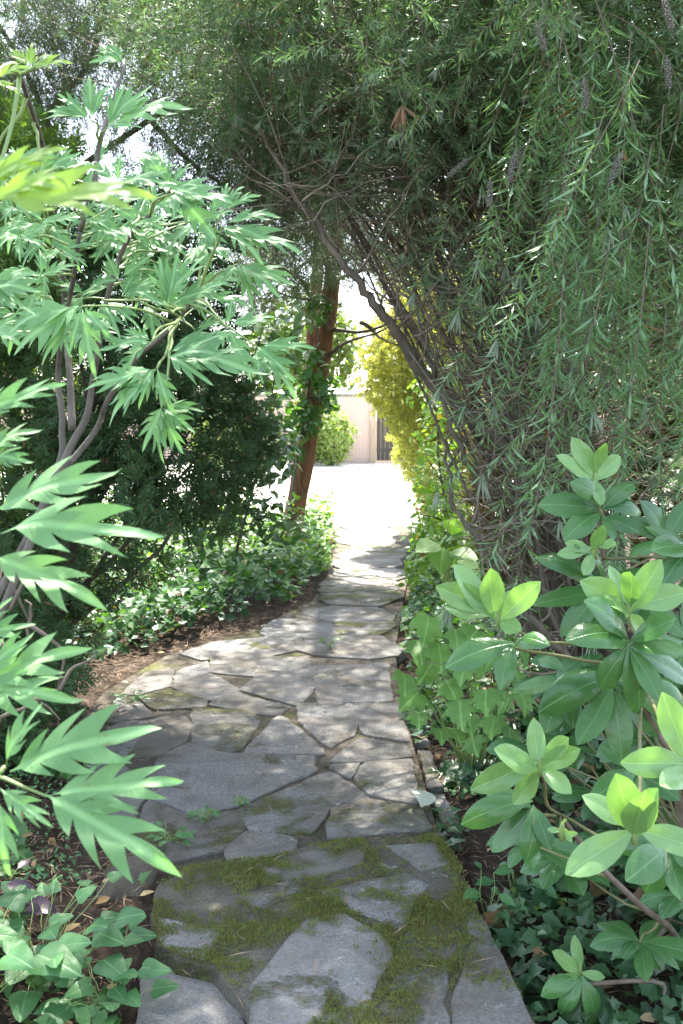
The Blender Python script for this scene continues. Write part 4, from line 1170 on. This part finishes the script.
# dark broad-leaved shrub in front of the trunk
sbx = G(205, 590, 0)
sY = sbx[1]
blobs = [(tuple(P(x, y, sY + dy)), (r_, .4, r_ * 1.1), w) for x, y, dy, r_, w in [(262,350,0,.3,1),(250,410,.1,.35,1.3),(268,455,0,.3,1.2),(240,500,0,.32,1.1),(200,520,-.2,.3,.8),(215,480,.1,.25,.5),(290,330,0,.2,.4),(275,520,0,.24,.5)]]
leafy('broadleaf_shrub', sbx, 'dark broad leaved shrub silhouetted against the bright courtyard', 'shrub',
      [([sbx, P(203,560,sY), P(202,500,sY), P(225,440,sY), P(250,370,sY), P(262,330,sY)], .018, .006), ([sbx + [.3, 0, 0], P(235,560,sY), P(250,500,sY), P(265,440,sY), P(280,340,sY)], .016, .005), ([sbx + [.1, 0, 0], P(180,530,sY), P(170,500,sY)], .012, .005)],
      blobs, 950, BR, M['broad'], .08, .15, M['bark'])
# leaves sprouting between path end and bottlebrush
blobs = [(tuple(P(x, y, dp)), (r_, .35, r_ * 1.3), w) for x, y, dp, r_, w in [(440,430,9.2,.3,1),(436,480,8.8,.3,1.2),(445,520,8.4,.3,1.2),(430,545,8.6,.24,1),(455,560,7.6,.3,1),(470,500,8.5,.3,.7),(425,580,8.2,.22,1),(430,390,10,.3,.6)]]
leafy('privet_shrub', G(455, 610, -.03), 'small leaved light green shrub between the golden conifer and the bottlebrush', 'shrub', [([G(455,610,-.03), P(452,540,8.4), P(440,470,8.8), P(436,410,9.2)], .02, .006)], blobs, 1500, BR, M['ivy_light'], .05, .10, M['bark'])
t = thing('hazel_sapling', G(445, 640, -.04), 'sapling with a few big rounded dull green leaves at the right path edge', 'sapling')
g = Geo(); s2 = Geo(); b0 = np.array(t['_at'])
for k, (x, y, tx, ty) in enumerate([(440,545,415,552),(446,540,470,535),(450,552,478,560),(444,548,440,575),(452,535,455,518),(458,560,480,580)]):
    a, b = P(x, y, 5.6), P(tx, ty, 5.5)
    g.put(BR, leaf_frame(a, b, [.1, -.5, .9], 1.7)[None], a[None]); s2.tube(bend(b0, a, 7, .02, .02, k), np.linspace(.006, .002, 7), 4)
g.build('leaves', M['lobed'], t); s2.build('stem', M['green_stem'], t)

# ------------------------------------------------------------------ beyond the courtyard
wy = 30.0
w = thing('brick_wall', (-4, wy, 0), 'pinkish brick wall, paled as if by glare, at the far side of the courtyard', 'wall')
w['_at'] = [-4, wy, 0]
Geo().box((-14, wy, -.1), (.86, wy + .24, 1.95)).build('wall_face', M['brick'], w, False)
Geo().box((-14.04, wy - .04, 1.953), (.86, wy + .28, 2.03)).build('coping', M['slab'], w, False)
Geo().box((2.1, wy, -.1), (9, wy + .24, 1.95)).build('wall_face', M['brick'], w, False)
g = Geo().box((.87, wy - .1, -.1), (1.03, wy + .08, 2.35)); g.box((.85, wy - .12, 2.353), (1.05, wy + .10, 2.40))
tag(g.build('gate_post', M['post'], None, False), 'pale timber post at the end of the brick wall', 'post')
gt = thing('gate', (1.5, wy + .1, 0), 'dark wooden gate beside the timber post', 'gate')
for i in range(8): Geo().box((1.06 + i * .127, wy + .08, .04), (1.06 + i * .127 + .118, wy + .11, 1.85)).build('board', M['gate'], gt, False)
for z in (.3, 1.5): Geo().box((1.05, wy + .112, z), (2.08, wy + .15, z + .1)).build('rail', M['gate'], gt, False)
def far_shrub(name, loc, label, blobs, n, smin, smax, trunk=None, cat='shrub', group=None, mat='far_leaf'):
    t = thing(name, loc, label, cat, group)
    p, d = in_blobs(blobs, n, .5); keep = p[:, 2] > 0; p, d = p[keep], d[keep]
    Geo().put(BR2, flat_frames(unit(d + rng.normal(size=d.shape) * .5 + [0, 0, .4]), rng.uniform(smin, smax, len(p))), p).build('crown', M[mat], t)
    g = Geo(); h = trunk or .8
    g.tube(bend(np.array(loc), np.array(loc) + [0, 0, h], 7, 0, .03, n), np.linspace(.05 if not trunk else .18, .02 if not trunk else .07, 7), 7)
    for k in range(14):
        g.tube(bend(np.array(loc) + [0, 0, h * random.uniform(.4, 1)], p[rng.integers(len(p))], 5, .05, .05, k), np.linspace(.02 if not trunk else .06, .006, 5), 4)
    g.build('trunk', M['bark'], t)
    return t
far_shrub('garden_shrub', (-.25, 28.6, -.03), 'soft green shrub in front of the brick wall seen past the leaning trunk', [((-.25, 28.6, .8), (.75, .6, .95), 1), ((-.9, 28.8, .9), (.7, .6, 1.1), 1)], 2600, .10, .18)
far_shrub('garden_shrub', (-3.2, 27.5, -.03), 'pale green rounded shrub far behind the dark broad leaved shrub', [((-3.2, 27.5, .9), (1.3, .8, 1.2), 1)], 1600, .12, .2)
for k, (x, y, h, lab) in enumerate([(-1.6, 44, 7.5, 'pale sunlit tree beyond the wall behind the leaning trunk'), (4.2, 38, 6.5, 'sunlit tree beyond the gate mostly behind the golden conifer')]):
    far_shrub('far_tree', (x, y, -.1), lab, [((x, y, h * .62), (2.2, 1.8, h * .34), 2), ((x - 1.3, y, h * .5), (1.5, 1.4, h * .24), 1), ((x + 1.4, y + .5, h * .55), (1.4, 1.4, h * .26), 1)], 2600, .22, .42, h * .6, 'tree', 'trees beyond the wall')

# ------------------------------------------------------------------ light
EL, AZ = R(60), R(3)         # sun ahead of us, all but straight on
sdir = Vector((math.sin(AZ) * math.cos(EL), math.cos(AZ) * math.cos(EL), math.sin(EL)))
sun = bpy.data.lights.new('sun', 'SUN'); sun.energy = 5.0; sun.angle = R(.53); sun.color = (1, .95, .86)
so = bpy.data.objects.new('sun', sun); so.rotation_euler = (-sdir).to_track_quat('-Z', 'Y').to_euler(); so.location = (0, 0, 20); COL.objects.link(so)
wd = bpy.data.worlds.new('World'); SC.world = wd; wd.use_nodes = True
nt = wd.node_tree; nt.nodes.clear()
sk = nt.nodes.new('ShaderNodeTexSky'); sk.sky_type = 'NISHITA'; sk.sun_disc = False; sk.sun_elevation = EL; sk.sun_rotation = AZ
sk.dust_density = 1.6; sk.air_density = 1.0
bg = nt.nodes.new('ShaderNodeBackground'); bg.inputs[1].default_value = .142
wo = nt.nodes.new('ShaderNodeOutputWorld')
hs = nt.nodes.new('ShaderNodeHueSaturation'); hs.inputs['Saturation'].default_value = .68
nt.links.new(sk.outputs[0], hs.inputs['Color']); nt.links.new(hs.outputs[0], bg.inputs[0]); nt.links.new(bg.outputs[0], wo.inputs[0])

cam = bpy.data.cameras.new('camera'); co = bpy.data.objects.new('camera', cam); COL.objects.link(co)
cam.sensor_fit = 'VERTICAL'; cam.sensor_height = 24; cam.lens = 24 * F / H
cam.clip_start = .02; cam.clip_end = 500
co.location = EYE; co.rotation_euler = (R(90) - PITCH, 0, 0)
cam.dof.use_dof = True; cam.dof.focus_distance = 2.6; cam.dof.aperture_fstop = 9
SC.camera = co

SC.render.engine = 'CYCLES'
SC.cycles.use_denoising = True
SC.cycles.max_bounces = 8; SC.cycles.diffuse_bounces = 5; SC.cycles.glossy_bounces = 2; SC.cycles.transmission_bounces = 5
SC.cycles.sample_clamp_indirect = 6
SC.view_settings.view_transform = 'Standard'; SC.view_settings.look = 'None'; SC.view_settings.gamma = 1
SC.view_settings.exposure = 2.8
